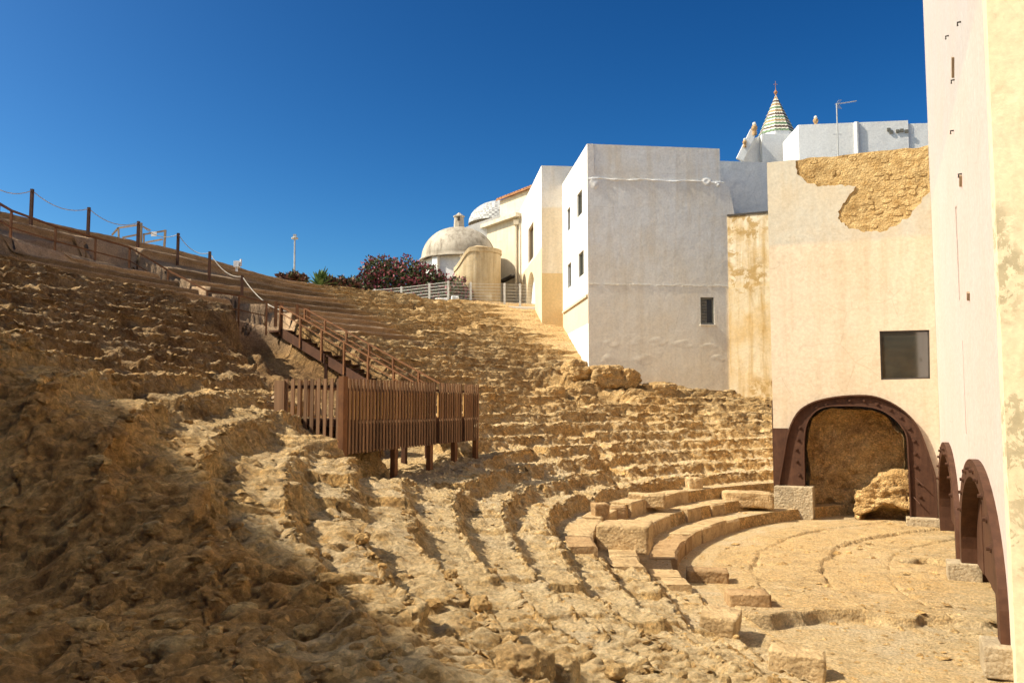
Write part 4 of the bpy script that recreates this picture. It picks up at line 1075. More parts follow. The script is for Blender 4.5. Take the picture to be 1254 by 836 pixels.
# domed chapel
DC = at(561, 500, 64.0); DC.z = 0
chapel = empty('domed_chapel', 'old chapel with a weathered grey dome and small lantern beyond the fence', 'chapel', DC + Z3*6.2)
rd = 46.5*64/FPX; zd0 = at(CX, 319, 64).z; zd1 = at(CX, 279, 64).z
prof = [((rd)*math.cos(a)**0.92, zd0 + (zd1-zd0)*math.sin(a)) for a in [math.pi/2*q/14 for q in range(14)]] + [(0.02, zd1)]
b = MB(); b.lathe(DC, [(rd*0.97, zd0-0.05)] + [(rd*1.04, zd0-0.1), (rd*1.04, zd0+0.03)] + prof, 48); child(b.build('dome', M_DOME, smooth=True), chapel)
b = MB(); b.lathe(DC, [(rd*0.94, 5.5), (rd*0.94, zd0-0.04)], 8, R(10), R(370)); child(b.build('drum', M_WHITE), chapel)
for q in range(8):
    a = R(10) + 2*math.pi*q/8; d_ = Vector((math.cos(a), math.sin(a), 0)); b = MB(); b.box(DC + d_*rd*0.93 + Z3*((5.5+zd0-0.06)/2), 0.34, 0.5, zd0-5.56, d_, Z3.cross(d_)); child(b.build('pilaster', M_WHITE), chapel)
b = MB(); b.lathe(DC + Z3*(zd1-0.12), [(0.42,0),(0.40,0.12),(0.36,0.9),(0.44,0.95),(0.44,1.02),(0.30,1.08),(0.05,1.28),(0,1.3)], 8); lt = child(b.build('lantern', M_DOME), chapel)
b = MB(); b.box(DC + Z3*(zd1+0.62) + Vector((0,-0.36,0)), 0.2, 0.06, 0.3); o = b.build('opening', M_FRAME); o.parent = lt
AC = at(584.5, 500, 61.0); AC.z = 0; ra = 28.5*61/FPX
b = MB(); V = []; F = []; nn_ = 40
for q in range(nn_+1):
    a = R(150) + R(290)*q/nn_; d_ = Vector((math.cos(a), math.sin(a), 0))
    zt_q = at(CX, 307.5, 61).z - 1.25*float(sstep(0.25, 0.98, np.array(-d_.x)))
    for r_, z_ in ((ra, 5.5), (ra, zt_q-0.32), (ra+0.07, zt_q-0.30), (ra+0.07, zt_q), (ra*0.2, zt_q+0.35)): V.append(AC + d_*r_ + Z3*z_)
for q in range(nn_):
    for j in range(4): F.append((5*q+j, 5*q+j+5, 5*q+j+6, 5*q+j+1))
b.add(V, F); child(b.build('apse', M_APSE, smooth=False), chapel)
b = MB(); b.box(at(597, 372, 59.2), 0.62, 0.7, 1.3); child(b.build('buttress', M_APSE), chapel)
b = MB(); b.bar(K0 + NK*0.3 + DK*2.2 + Z3*(at(CX, 341, 63).z), K0 + NK*0.3 + DK*0.4 + Z3*(at(CX, 337, 63).z), 0.5, 0.12); child(b.build('canopy', M_FRAME), church)

# ------------------------------------------------------------------ unseen house added outside the frame on the left, shaped to shade the foreground
hs_ = empty('shading_house', 'unseen tall plastered house with a sloping roof, added on the near left rim to shade the foreground', 'house', (-27, 5, 4))
child(MB().hexa([Vector(p) for p in ((-29,-7,2),(-25,-7,2),(-25,10.3,2),(-29,10.3,2),(-29,-7,27.3),(-25,-7,27.3),(-25,10.3,19.0),(-29,10.3,19.0))]).build('wall', M_AFRONT), hs_)

hb2 = empty('white_bounce_block', 'unseen whitewashed block behind the viewer on the right, added to bounce sunlight into the shade', 'house', (16, -6, -4))  # added out of view; its sunlit white face brightens the shaded slope
child(MB().hexa([Vector(p) for p in ((14.5,-22,-4.7),(22,-22,-4.7),(22,7.5,-4.7),(14.5,7.5,-4.7),(14.5,-22,13),(22,-22,13),(22,7.5,13),(14.5,7.5,13))]).build('wall', M_WHITE), hb2)
for q in range(5):
    for zz in (1.5, 6.0, 10.0):
        b = MB(); b.box((14.46, -19 + 5.5*q, zz), 0.12, 1.1, 1.6); child(b.build('window', M_SHUTTER), hb2)
# ------------------------------------------------------------------ guard rail along the upper walkway
def hit(u, v, d0=3.0, d1=60.0):
    """first point of the terrain seen through (u, v)"""
    d = ray(u, v); d = d / d.y; D = d0
    while D < d1:
        p = d * D
        if p.z < ground_z(p.x, p.y): return p
        D += 0.08
    return d * d1
rail = empty('guard_rail', 'rusty brown guard rail with two bars along the concrete walkway, stepping down to the stairs', 'guard rail', (-17.5, 32, 5.9))
gp = [(-3.0,283,-8,249,27.5),(12.6,293.4,13.7,258,29.9),(67,308,70,277.6,33.2),(116,321,116.6,291,35),(158,331,158.7,303,36.7),(205,359,206,331,36.9),(253,385.5,253,356,36.6),(292,392,292.6,362,36.9),(326,399,327,370,37.0)]
tops = []
for (u, v, u2, v2, D) in gp:
    b0 = at(u, v, D); t0 = at(u2, v2, D); t0.x = b0.x; t0.y = b0.y
    b = MB(); b.box((b0 + t0)/2 - Z3*0.2, 0.07, 0.07, t0.z - b0.z + 0.4); child(b.build('post', M_RUST), rail); tops.append((b0, t0))
for k in range(len(tops)-1):
    (b0, t0), (b1, t1) = tops[k], tops[k+1]
    b = MB(); b.bar(t0, t1, 0.06, 0.075); child(b.build('top_rail', M_RUST), rail)
    b = MB(); b.bar(b0.lerp(t0, 0.42), b1.lerp(t1, 0.42), 0.04, 0.05); child(b.build('mid_rail', M_RUST), rail)

# ------------------------------------------------------------------ rope barrier on the ridge
rope = empty('rope_barrier', 'rope strung between thin dark posts along the skyline of the upper left rim', 'rope barrier', (-16, 38, 7))
def ring_at(u, v, r):
    """point seen through (u, v) at radius r from the theatre centre (far side)"""
    d = ray(u, v); d = d / d.y
    A = d.x**2 + 1; B = -2*(d.x*CXY[0] + CXY[1]); C_ = CXY[0]**2 + CXY[1]**2 - r*r
    return d * ((-B + math.sqrt(B*B - 4*A*C_)) / (2*A))
rp = [(-24,214,-24,243),(39.5,231.6,39.2,260.5),(109,254,108.8,280),(169.7,271,169.2,296),(218.4,285.5,218,309),(257,308,257.2,332),(296.8,337,296.5,361)]
rt = []
for k, (u, v, u2, v2) in enumerate(rp):
    t0 = ring_at(u, v, 42.4 if k < 4 else (41.6, 40.4, 38.6)[k-4]); b0 = ring_at(u2, v2, 42.4 if k < 4 else (41.6, 40.4, 38.6)[k-4])
    b = MB(); b.box(Vector((t0.x, t0.y, (t0.z + b0.z)/2 - 0.3)), 0.11, 0.11, t0.z - b0.z + 0.6); child(b.build('post', M_DARKRUST), rope); rt.append(t0 - Z3*0.06)
M_ROPE = simple('pale_rope', (0.55, 0.50, 0.42), 0.9)
rt.append(at(351, 381, 37.0))
for a, c_ in zip(rt[:-1], rt[1:]):
    b = MB(); b.tube([a.lerp(c_, t/8) - Z3*0.35*(1-(2*t/8-1)**2) for t in range(9)], 0.018, 5); child(b.build('rope', M_ROPE), rope)

# timber hand rails at the gap in the ridge, with a small white notice
gate = empty('timber_railing', 'pale timber railing frames on the ridge behind the guard rail', 'railing', at(170, 300, 41))
def gbar(u0, v0, u1, v1, w_=0.07, nm='rail', d0=41.0, d1=41.0):
    b = MB(); b.bar(at(u0, v0, d0), at(u1, v1, d1), w_, w_); child(b.build(nm, M_GREYWOOD), gate)
gbar(137,288,145,279); gbar(145,279,170,275.5); gbar(150,291,170,287); gbar(176,287,203,282.5); gbar(178,297,199,293)
gbar(145,279,145.5,296,0.07,'post'); gbar(173,273,172.5,300,0.09,'post'); gbar(176,286,176,300,0.07,'post'); gbar(202.5,281.5,201,306,0.09,'post'); gbar(170,275,184,282)
ns_ = MB(); ns_.box(at(188.5, 286.5, 40.8), 0.26, 0.02, 0.22); o = ns_.build('notice', M_WHITE, base=True); tag(o, 'small blank white notice hanging on the timber railing', 'notice')
ws = MB(); ws.box(at(290, 323.5, 42.5), 0.26, 0.25, 0.3); ws.tube([at(290, 323.5, 42.5)+Vector((0.2,0,-0.1)), at(290, 323.5, 42.5)+Vector((0.2,0,0.25))], 0.05, 6); ws.box(at(290, 326.5, 42.5), 0.1, 0.1, 0.5); o = ws.build('floodlight', M_WHITE, base=True); tag(o, 'tiny white floodlight box on the skyline left of the lamp post', 'floodlight')

# ------------------------------------------------------------------ steel stairs
T0, T1 = Vector((-10.1, 37.2, 3.45)), Vector((-3.07, 31.0, -0.32))
sd_ = (T1 - T0); hd = Vector((sd_.x, sd_.y, 0)).normalized(); pd = Vector((-hd.y, hd.x, 0))      # pd: to the back
SW = 1.15
stairs = empty('steel_stairs', 'dark rusty steel stairs with handrails leading down to the slatted platform', 'stairs', T0.lerp(T1, 0.5) - Z3*0.6)
NS = 19
for k in range(NS):
    t = (k + 0.5)/NS; p = T0 + sd_*t
    b = MB(); b.box(p + pd*SW/2, 0.34, SW - 0.06, 0.045, hd, pd); child(b.build('tread', M_DARKRUST), stairs)
for s in (0, 1):
    for (a, c_) in ((0.0, 0.34), (0.37, 0.68), (0.71, 1.0)):
        pa, pc_ = T0 + sd_*a + pd*SW*s, T0 + sd_*c_ + pd*SW*s
        d_ = (pc_-pa)
        V = [pa - Z3*0.34 - pd*0.03, pc_ - Z3*0.34 - pd*0.03, pc_ - Z3*0.34 + pd*0.03, pa - Z3*0.34 + pd*0.03, pa + Z3*0.06 - pd*0.03, pc_ + Z3*0.06 - pd*0.03, pc_ + Z3*0.06 + pd*0.03, pa + Z3*0.06 + pd*0.03]
        child(MB().hexa(V).build('stringer', M_DARKRUST), stairs)
    top_pts = []
    for k in range(7):
        p = T0 + sd_*(k/6.0*0.97) + pd*(SW*s + (0.06 if s else -0.06))
        b = MB(); b.box(p + Z3*0.38, 0.09, 0.07, 1.3, hd, pd); child(b.build('baluster_post', M_RUST), stairs); top_pts.append(p + Z3*1.02)
    b = MB(); b.bar(top_pts[0], top_pts[-1], 0.06, 0.05); child(b.build('handrail', M_RUST), stairs)
    b = MB(); b.bar(top_pts[0] - Z3*0.3, top_pts[-1] - Z3*0.3, 0.035, 0.035); child(b.build('mid_rail', M_RUST), stairs)
for a in (0.35, 0.70):
    for s in (0, 1):
        p = T0 + sd_*a + pd*SW*s; b = MB(); b.box(p - Z3*0.9, 0.12, 0.12, 1.2); child(b.build('leg', M_DARKRUST), stairs)
# newel frame at the head of the stairs
hp = [at(338, 372, 37.2), at(345, 374, 37.2), at(364, 375, 38.3), at(378, 379, 38.3)]
for p in hp: b = MB(); b.box(p - Z3*0.45, 0.12, 0.1, 1.1); child(b.build('newel_post', M_RUST), stairs)
b = MB(); b.bar(hp[0], hp[1], 0.06, 0.06); b.bar(hp[2], hp[3], 0.07, 0.07); child(b.build('newel_rail', M_RUST), stairs)
b = MB(); b.box(T0 - hd*0.5 + pd*SW/2 - Z3*0.05, 1.1, SW+0.1, 0.08, hd, pd); child(b.build('head_landing', M_DARKRUST), stairs)

# ------------------------------------------------------------------ slatted viewing platform
KP = 0.8          # all platform sizes below are in units of KP metres
N0 = Vector((-3.776, 19.2, 0)); FD = Vector((0.354, 0.935, 0)).normalized(); BD = Vector((-FD.y, FD.x, 0)); LP, WP = 9.7*KP, 2.1*KP
OUT_ = -BD
plat = empty('slatted_platform', 'timber slatted viewing platform on steel legs in the middle of the slope', 'platform', N0 + FD*LP/2 + BD*WP/2 + Z3*-2.0)
ZT = lambda t: (0.84 + 0.08*t)*KP
def unit_box(nm, mat, sx, sy, sz):
    me = MB().box((0,0,0), sx, sy, sz).mesh(nm); me.materials.append(mat); return me
def put(nm, me, c, rz, par):
    o = bpy.data.objects.new(nm, me); COL.objects.link(o); o.location = c; o.rotation_euler.z = rz
    return child(o, par)
rz = math.atan2(FD.y, FD.x)
rng = random.Random(11)
slat_me = [unit_box('slat', M_SLAT, 0.075 + 0.004*q, 0.026, (2.12 + 0.004*q)*KP) for q in range(4)]
board_me = [unit_box('board', M_BOARD, 0.15, 0.025, (0.80 + 0.01*q)*KP) for q in range(3)]
nS = 48
for k in range(nS):
    t = (k + 0.5)/nS; x = 0.13 + (LP - 0.16)*t
    p = N0 + FD*x
    if k in (29, 40): continue
    put('slat', rng.choice(slat_me), p + Z3*(ZT(t) - 1.06*KP + rng.uniform(-0.003, 0.003)) + OUT_*(0.017 + rng.uniform(-0.002,0.004)), rz + rng.uniform(-0.02,0.02), plat)
    put('board', rng.choice(board_me), p + Z3*(0.09 + 0.04*t)*KP - OUT_*0.018, rz, plat)
    if k % 2 == 0: put('slat', rng.choice(slat_me), N0 + BD*WP + FD*x + Z3*(ZT(t) - 1.06*KP) + BD*0.03, rz, plat)
for k in range(9):
    p = N0 + BD*(0.13 + (WP-0.29)*k/8.0)
    put('slat', rng.choice(slat_me), p + Z3*((0.84-1.06)*KP) - FD*0.02, rz + math.pi/2, plat)
b = MB(); b.box(N0 + BD*(WP+0.0) + Z3*-0.28 - FD*0.05, 0.05, 0.27, 1.84, FD, BD); child(b.build('end_board', M_SLAT), plat)
b = MB(); b.box(N0 + OUT_*0.02 - FD*0.06 + Z3*((0.9-2.45)/2)*KP, 0.19, 0.13, 3.35*KP, FD, BD); child(b.build('corner_post', M_RUST), plat)
for x in (3.1*KP, 5.6*KP, 7.6*KP, 9.55*KP):
    p = N0 + FD*x; b = MB(); b.box(p - OUT_*0.06 + Z3*-1.48, 0.17, 0.13, 1.15, FD, BD); child(b.build('leg', M_RUST), plat)
    p = N0 + FD*x + BD*WP; b = MB(); b.box(p + Z3*-1.04, 0.16, 0.13, 1.9, FD, BD); child(b.build('leg', M_DARKRUST), plat)
for zz, w_ in ((0.5, 0.07), (-0.34, 0.14), (-0.92, 0.10)):
    for off in (0, WP):
        b = MB(); b.box(N0 + FD*LP/2 + BD*(off + (-0.075 if off else 0.075)) + Z3*zz, LP-0.02, 0.06, w_, FD, BD); child(b.build('beam', M_DARKRUST), plat)
    b = MB(); b.box(N0 + BD*WP/2 + FD*0.06 + Z3*zz, 0.06, WP-0.3, w_, FD, BD); child(b.build('beam', M_DARKRUST), plat)
# dark sheet behind the lower slats, standing in for the shade below the deck
b = MB(); b.box(N0 + FD*LP/2 - OUT_*0.16 + Z3*-0.66, LP-0.1, 0.02, 0.57, FD, BD); child(b.build('shade_sheet', M_DARKRUST), plat)
plank_me = [unit_box('deck_plank', M_SLAT, 0.16, WP-0.3, 0.035) for q in range(1)]
for k in range(44): put('deck_plank', plank_me[0], N0 + FD*(0.16 + 0.170*k) + BD*WP/2 + Z3*-0.25, rz, plat)
b = MB(); g0, g1 = N0 + FD*(LP-0.4) + BD*(WP+0.05) + Z3*-0.27, T1 + pd*SW/2 - Z3*0.02
b.bar(g0, g1, SW, 0.06); child(b.build('gangway', M_DARKRUST), plat)
# loose poles lying in the gully, left of the platform
for (u0, v0, u1, v1) in ((315,498,345,481),(318,503,346,491)):
    a, c_ = at(u0, v0, 23.0), at(u1, v1, 22.2)
    b = MB(); b.bar(a, c_, 0.07, 0.07); o = b.build('timber_pole', M_GREYWOOD, base=True)
    tag(o, 'grey timber pole lying in the dark gully, ' + ('upper of two' if v0 == 498 else 'lower of two'), 'pole', 'poles lying in the gully')

# ------------------------------------------------------------------ wire fence on the terrace
fence = empty('wire_fence', 'pale wire mesh fence on thin posts along the top of the seats', 'fence', at(545, 383, 55))
fx = [(446,58.4),(457,57.9),(490,56.8),(524.6,55.2),(548,54.2),(576,54.8),(617.7,55.2),(637,55.4),(662,55.8)]
fpts = []
for u, D in fx:
    p = at(u, 500, D); fpts.append(Vector((p.x, p.y, 0)))
M_WIRE = simple('pale_wire', (0.62, 0.60, 0.54), 0.5)
ZF0, ZF1 = 6.2, 8.12
for p in fpts:
    b = MB(); b.box(p + Z3*(ZF0+ZF1)/2, 0.13, 0.09, ZF1-ZF0+0.06); child(b.build('post', M_WIRE), fence)
for a, c_ in zip(fpts[:-1], fpts[1:]):
    L = (c_-a).length; d_ = (c_-a).normalized()
    for k in range(9):
        z_ = ZF0 + 0.25 + (ZF1-ZF0-0.3)*k/8; b = MB(); b.bar(a + Z3*z_, c_ + Z3*z_, 0.02, 0.02); child(b.build('wire', M_WIRE), fence)
    b = MB(); n = int(L/0.09)
    for k in range(1, n): p = a + d_*L*k/n; b.bar(p + Z3*(ZF0+0.2), p + Z3*(ZF1-0.05), 0.007, 0.007)
    o = child(b.build('wire_mesh', M_WIRE), fence); o['kind'] = 'stuff'
# kerb wall below the fence
b = MB(); n = 12; V = []; F = []
q0, q1 = at(548, 383, 54.0), at(668, 388, 55.6)
b.bar(Vector((q0.x, q0.y, 6.2)), Vector((q1.x, q1.y, 6.2)), 0.5, 0.75); o = b.build('kerb_wall', M_WHITE, base=True, bevel=0.03); tag(o, 'low whitewashed kerb wall under the wire fence, below the chapel', 'wall')

# lamp post
lp0, lp1 = at(361, 338, 80), at(361, 292, 80)
lamp = empty('lamp_post', 'slender grey lamp post standing alone against the sky', 'lamp post', lp0)
b = MB(); b.tube([lp0 - Z3*4, lp1], [0.11, 0.07], 8); child(b.build('pole', M_GREYSTEEL), lamp)
b = MB(); b.lathe(lp1, [(0.05,-0.1),(0.32,-0.05),(0.34,0.05),(0.12,0.18),(0,0.2)], 12); b.box(lp1 + Z3*0.3, 0.3, 0.12, 0.2); child(b.build('lamp_head', M_GREYSTEEL), lamp)

# ------------------------------------------------------------------ plants
def leaf_mat(name, lo, hi):
    k = NT(name); c = k.ramp(k.noise(2.2, 4, 0.6), [(0.3, lo), (0.7, hi)])
    c = k.mix(0.6, c, k.mix(1.0, c, k.ramp(k.noise(25, 2), [(0.3, 0.5), (0.7, 1.6)]), 'MULTIPLY')); return k.done(c, 0.6)
M_LEAF = leaf_mat('oleander_leaf', (0.045, 0.062, 0.024), (0.12, 0.13, 0.055))
M_BLOOM = leaf_mat('dark_pink_blossom', (0.17, 0.035, 0.05), (0.30, 0.085, 0.10))
M_DRY = leaf_mat('reddish_dry_leaf', (0.10, 0.035, 0.025), (0.17, 0.075, 0.045))
M_PALM = leaf_mat('palm_leaf', (0.045, 0.085, 0.022), (0.11, 0.17, 0.045))
M_BARK = simple('grey_bark', (0.18, 0.13, 0.09), 0.9, 0.3, 8)
def bush(lab, name, clumps, nleaf, nbloom, mats, rng, cat='bush', group=None, ls=0.26):
    base = Vector(clumps[0][0]); cs = [Vector(c) for c, r in clumps]
    root = empty(name, lab, cat, Vector((sum(c.x for c in cs)/len(cs), sum(c.y for c in cs)/len(cs), 6.2)), group)
    for nm, cnt, mt, sz in (('foliage', nleaf, mats[0], ls), ('blossom', nbloom, mats[1], ls*0.75)):
        clumps = [(Vector(c), r) for c, r in clumps]; b = MB(); tot = sum(r**2 for c, r in clumps)
        for c, r in clumps:
            for q in range(int(cnt*r*r/tot)):
                d = Vector((rng.gauss(0,1), rng.gauss(0,1), rng.gauss(0,1))).normalized()
                rr = r * (rng.random()**0.35 if nm == 'foliage' else rng.uniform(0.82, 1.08)) * (1 + 0.18*math.sin(d.x*7 + c.x)*math.cos(d.z*6 + c.y))
                p = Vector(c) + Vector((d.x*rr, d.y*rr, d.z*rr*0.9)); a = Vector((rng.gauss(0,1), rng.gauss(0,1), rng.gauss(0,1)+0.5)).normalized()*sz*rng.uniform(0.6,1.5)
                s = a.cross(Vector((rng.gauss(0,1), rng.gauss(0,1), rng.gauss(0,1)))).normalized()*sz*(0.22 if nm == 'foliage' else 0.45)
                b.add([p, p + a*0.5 + s, p + a, p + a*0.5 - s], [(0,1,2,3)])
        if b.F: child(b.build(nm, mt), root)['kind'] = 'stuff'
    b = MB()
    for c, r in clumps:
        for q in range(2):
            g = Vector((c[0] + rng.uniform(-0.4,0.4), c[1], 5.9)); b.tube([g, g.lerp(Vector(c), 0.5) + Vector((rng.uniform(-0.2,0.2),0,0)), Vector(c) + Vector((rng.uniform(-0.5,0.5)*r,0,r*0.4))], [0.07,0.05,0.02], 5)
    child(b.build('stem', M_BARK), root); return root
rng = random.Random(21)
def cl(u, v, D, rpx): return (tuple(at(u, v, D)), rpx*D/FPX)
bush('big dark oleander bush covered in deep pink flowers beside the dome', 'oleander_bush', [cl(463,332,60,21),(cl(450,345,60,16)),cl(478,338,60,22),cl(500,338,60,24),cl(522,341,60,20),cl(540,350,60,15),cl(558,351,59,14),cl(437,352,60,13),cl(515,350,60,17)] + [cl(442+14*q, 358 + 0.8*q, 59.5, 13) for q in range(10)], 10000, 3600, (M_LEAF, M_BLOOM), rng)
bush('low reddish bush between the palm and the oleander', 'low_bush', [cl(404,348,58,10),cl(418,349,58,10),cl(430,350,58,9)], 1500, 1100, (M_LEAF, M_DRY), rng)
bush('small dry bush on the skyline below the lamp post', 'dry_bush', [cl(345,340,50,5),cl(353,341,50,5),cl(360,339,50,6),cl(370,342,50,6)], 350, 500, (M_LEAF, M_DRY), rng)
pc_ = at(391, 351, 55); palm = empty('fan_palm', 'low spiky green palm on the skyline left of the oleander', 'palm', pc_)
for k in range(26):
    a = rng.uniform(0, 2*math.pi); el = rng.uniform(0.35, 1.35); L = rng.uniform(1.2, 1.75)
    d = Vector((math.cos(a)*math.cos(el), math.sin(a)*math.cos(el)*0.7, math.sin(el))); s = d.cross(Z3).normalized()
    b = MB(); V = []; F = []
    for j in range(6):
        t = j/5; p = pc_ + d*L*t - Z3*0.35*t*t*L*math.cos(el); w_ = 0.14*math.sin(math.pi*(0.15+0.85*t))+0.01
        V += [p - s*w_, p + Z3*-0.02, p + s*w_]
    for j in range(5): F += [(3*j,3*j+1,3*j+4,3*j+3),(3*j+1,3*j+2,3*j+5,3*j+4)]
    b.add(V, F); child(b.build('leaf', M_PALM), palm)
b = MB(); b.tube([pc_ - Z3*1.2, pc_ + Z3*0.1], [0.22, 0.18], 8); child(b.build('trunk', M_BARK), palm)

# ------------------------------------------------------------------ stones
def ico_rock(size, seed, rough=0.22, sub=3, boxy=0.0, name='boulder'):
    bm = bmesh.new()
    bmesh.ops.create_icosphere(bm, subdivisions=sub, radius=1.0)
    V = np.array([v.co[:] for v in bm.verts])
    if boxy:
        m = np.max(np.abs(V), axis=1, keepdims=True); V = V*(1-boxy) + V/m*boxy*0.85
    q = V*np.array(size)/2 + seed*1.7
    n = rough*0.55*fbm(V[:,0]*1.3+seed*3.1, V[:,1]*1.3+seed, V[:,2]*1.3, 4, seed, 0.6)
    n += rough*0.55*(0.5 - np.clip(worley(V[:,0]*1.6+seed, V[:,1]*1.6, V[:,2]*1.9, seed+5), 0, 1)) + rough*0.25*(0.5 - np.clip(worley(V[:,0]*4+seed, V[:,1]*4, V[:,2]*4.5, seed+6), 0, 1))
    n += rough*0.12*fbm(V[:,0]*1.2+seed, V[:,1]*1.2, V[:,2]*7, 3, seed+8, 0.6) + rough*0.12*fbm(V[:,0]*9, V[:,1]*9, V[:,2]*9+seed, 3, seed+9, 0.65)
    V = V*(1+n)[:,None]*np.array(size)/2
    for v, c in zip(bm.verts, V): v.co = c
    me = bpy.data.meshes.new(name); bm.to_mesh(me); bm.free(); me.shade_smooth(); return me
def rough_block(sx, sy, sz, seed, amp=0.035, name='stone_block', n=15):
    """dressed but weathered block: a subdivided box with worn edges"""
    bm = bmesh.new(); bmesh.ops.create_cube(bm, size=1.0)
    bmesh.ops.subdivide_edges(bm, edges=bm.edges[:], cuts=n, use_grid_fill=True)
    V = np.array([v.co[:] for v in bm.verts])
    r = np.sum(np.clip(np.abs(V) - 0.40, 0, 1)**2, axis=1, keepdims=True)
    P_ = V*np.array([sx, sy, sz])
    k = np.sort(np.abs(V), axis=1)[:, 1]
    chip = np.clip(fbm(P_[:,0]*5+seed, P_[:,1]*5, P_[:,2]*5, 3, seed), 0, 1)
    wear = sstep(0.40, 0.5, k)*(0.012 + 0.10*chip)*min(1.0, 2*min(sx, sy, sz))
    n1 = fbm(P_[:,0]*2.2+seed, P_[:,1]*2.2, P_[:,2]*2.2, 4, seed+3, 0.6)
    d = V/np.maximum(np.linalg.norm(V, axis=1, keepdims=True), 1e-6)
    P_ = P_ + d*(n1*amp*1.6 + 0.012*fbm(P_[:,0]*14, P_[:,1]*14, P_[:,2]*14+seed, 3, seed+4, 0.6) - wear)[:,None]
    for v, c in zip(bm.verts, P_): v.co = c
    me = bpy.data.meshes.new(name); bm.to_mesh(me); bm.free(); me.shade_smooth(); return me
def rockattrs(me, sand=0.2, dark=0.1):
    for q, val in (('sand', sand), ('dark', dark)):
        a = me.attributes.new(q, 'FLOAT', 'POINT'); a.data.foreach_set('value', np.full(len(me.vertices), val, np.float32))
    return me
def block(u, v, size, rzd, lab, mat=None, seed=1, tilt=(0,0), sink=0.05, D=None, name='stone_block', amp=0.035, group=None, z=None):
    p = at(u, v, D) if D else hit(u, v)
    o = link(name, rough_block(*size, seed, amp, name), mat or M_BLOCK)
    o.location = (p.x, p.y, (p.z if z is None else z) + size[2]/2 - sink); o.rotation_euler = (R(tilt[0]), R(tilt[1]), R(rzd))
    return tag(o, lab, 'stone block', group)
def boulder(u, v, size, lab, seed, rzd=0, D=None, sink=0.25, dark=0.1, name='boulder', rough=0.35):
    p = at(u, v, D) if D else hit(u, v)
    o = link(name, rockattrs(ico_rock(size, seed, rough, 5, 0.45, name), 0.2, dark), M_ROCK)
    o.location = (p.x, p.y, p.z + size[2]*(0.5 - sink)); o.rotation_euler = (0, 0, R(rzd)); return tag(o, lab, 'boulder')
GB = 'loose squared stone blocks on the orchestra side'
block(976, 828, (0.84, 0.45, 0.56), -20, 'large squared stone block lying alone on the sand in the right foreground', None, 3, (3, 4), 0.05, 13.7, 'stone_block', 0.02, GB, -4.27)
block(792, 617, (1.15, 0.8, 0.42), -8, 'smooth square block standing above the big dressed ledge', M_BLOCK, 5, (0, 1), 0.08, None, 'stone_block', 0.02, GB)
block(735, 634, (0.42, 0.4, 0.46), 12, 'small cube of brown stone, left one of a touching pair', M_BLOCK2, 7, (0,0), 0.06, None, 'stone_block', 0.02, GB)
block(755, 635, (0.52, 0.4, 0.42), 4, 'small cube of brown stone, right one of a touching pair', M_BLOCK2, 8, (0,0), 0.06, None, 'stone_block', 0.02, GB)
block(766, 670, (1.2, 1.3, 0.62), -14, 'big dressed ledge block with a sunlit front, at the end of the lower steps', M_BLOCK, 9, (0, 0), 0.05, None, 'stone_block', 0.02, GB)
block(866, 711, (0.95, 0.6, 0.34), -8, 'reddish brown long block at the foot of the curved steps', M_BLOCK2, 11, (0, 2), 0.06, None, 'stone_block', 0.03, GB)
block(915, 738, (0.85, 0.62, 0.30), -4, 'flat block with a dark rough front on the edge of the paving', M_BLOCK2, 13, (0, 0), 0.06, None, 'stone_block', 0.03, GB)
block(883, 765, (0.62, 0.75, 0.34), -24, 'slanting block half sunk in the sand below the paving edge', M_BLOCK, 15, (4, 6), 0.10, None, 'stone_block', 0.03, GB)
block(915, 617, (1.7, 0.9, 0.55), -6, 'long worn block beside the concrete footing of the big arch', M_BLOCK, 17, (0, 1), 0.10, None, 'stone_block', 0.05, GB)
block(850, 598, (0.55, 0.5, 0.5), 8, 'upright stub of stone standing on the second lower row', M_BLOCK, 19, (0, 4), 0.1, None, 'stone_block', 0.05, GB)
def rock_outcrop():
    """low broken rock mass with a hollow worn under it"""
    bm = bmesh.new(); bmesh.ops.create_cube(bm, size=1.0)
    bmesh.ops.subdivide_edges(bm, edges=bm.edges[:], cuts=30, use_grid_fill=True)
    V = np.array([v.co[:] for v in bm.verts]); sx, sy, sz = 2.1, 1.6, 1.85
    h = 0.62 + 0.38*sstep(-0.45, 0.15, V[:, 0])
    top = (V[:, 2] + 0.5) * h - 0.5
    Q = np.stack([V[:, 0]*sx, V[:, 1]*sy, top*sz], 1)
    r = np.clip(np.abs(V[:, :2]) - 0.34, 0, 1); Q[:, :2] *= 1 - 0.5*np.sum(r**2, axis=1, keepdims=True)*4
    sc_ = sstep(-0.12, -0.26, V[:, 2] + 0.25*np.abs(V[:, 0])) * sstep(0.47, 0.36, np.abs(V[:, 0] - 0.05))
    Q[:, 1] += sc_ * np.clip(0.5 - V[:, 1], 0, 1) * 1.0
    x, y, z = Q.T
    d = 0.16*fbm(x/0.9, y/0.9, z/0.6, 4, 401, 0.6) + 0.16*(0.5 - np.clip(worley(x/0.42, y/0.42, z/0.3, 403), 0, 1)) + 0.07*fbm(x/1.2, y/1.2, z/0.1, 3, 405) + 0.06*(0.5 - np.clip(worley(x/0.16, y/0.16, z/0.14, 407), 0, 1))
    d -= 0.10*np.exp(-(np.abs(fbm(x/0.8, y/0.8, z/0.5, 3, 409))/0.03)**2)
    n_ = V/np.linalg.norm(V, axis=1, keepdims=True); Q = Q + n_*d[:, None]
    for v, c in zip(bm.verts, Q): v.co = c
    me = bpy.data.meshes.new('rock_outcrop'); bm.to_mesh(me); bm.free(); me.shade_smooth(); return rockattrs(me, 0.1, 0.0)
o = link('rock_outcrop', rock_outcrop(), M_ROCK); a, z_ = f2(1080, 622)
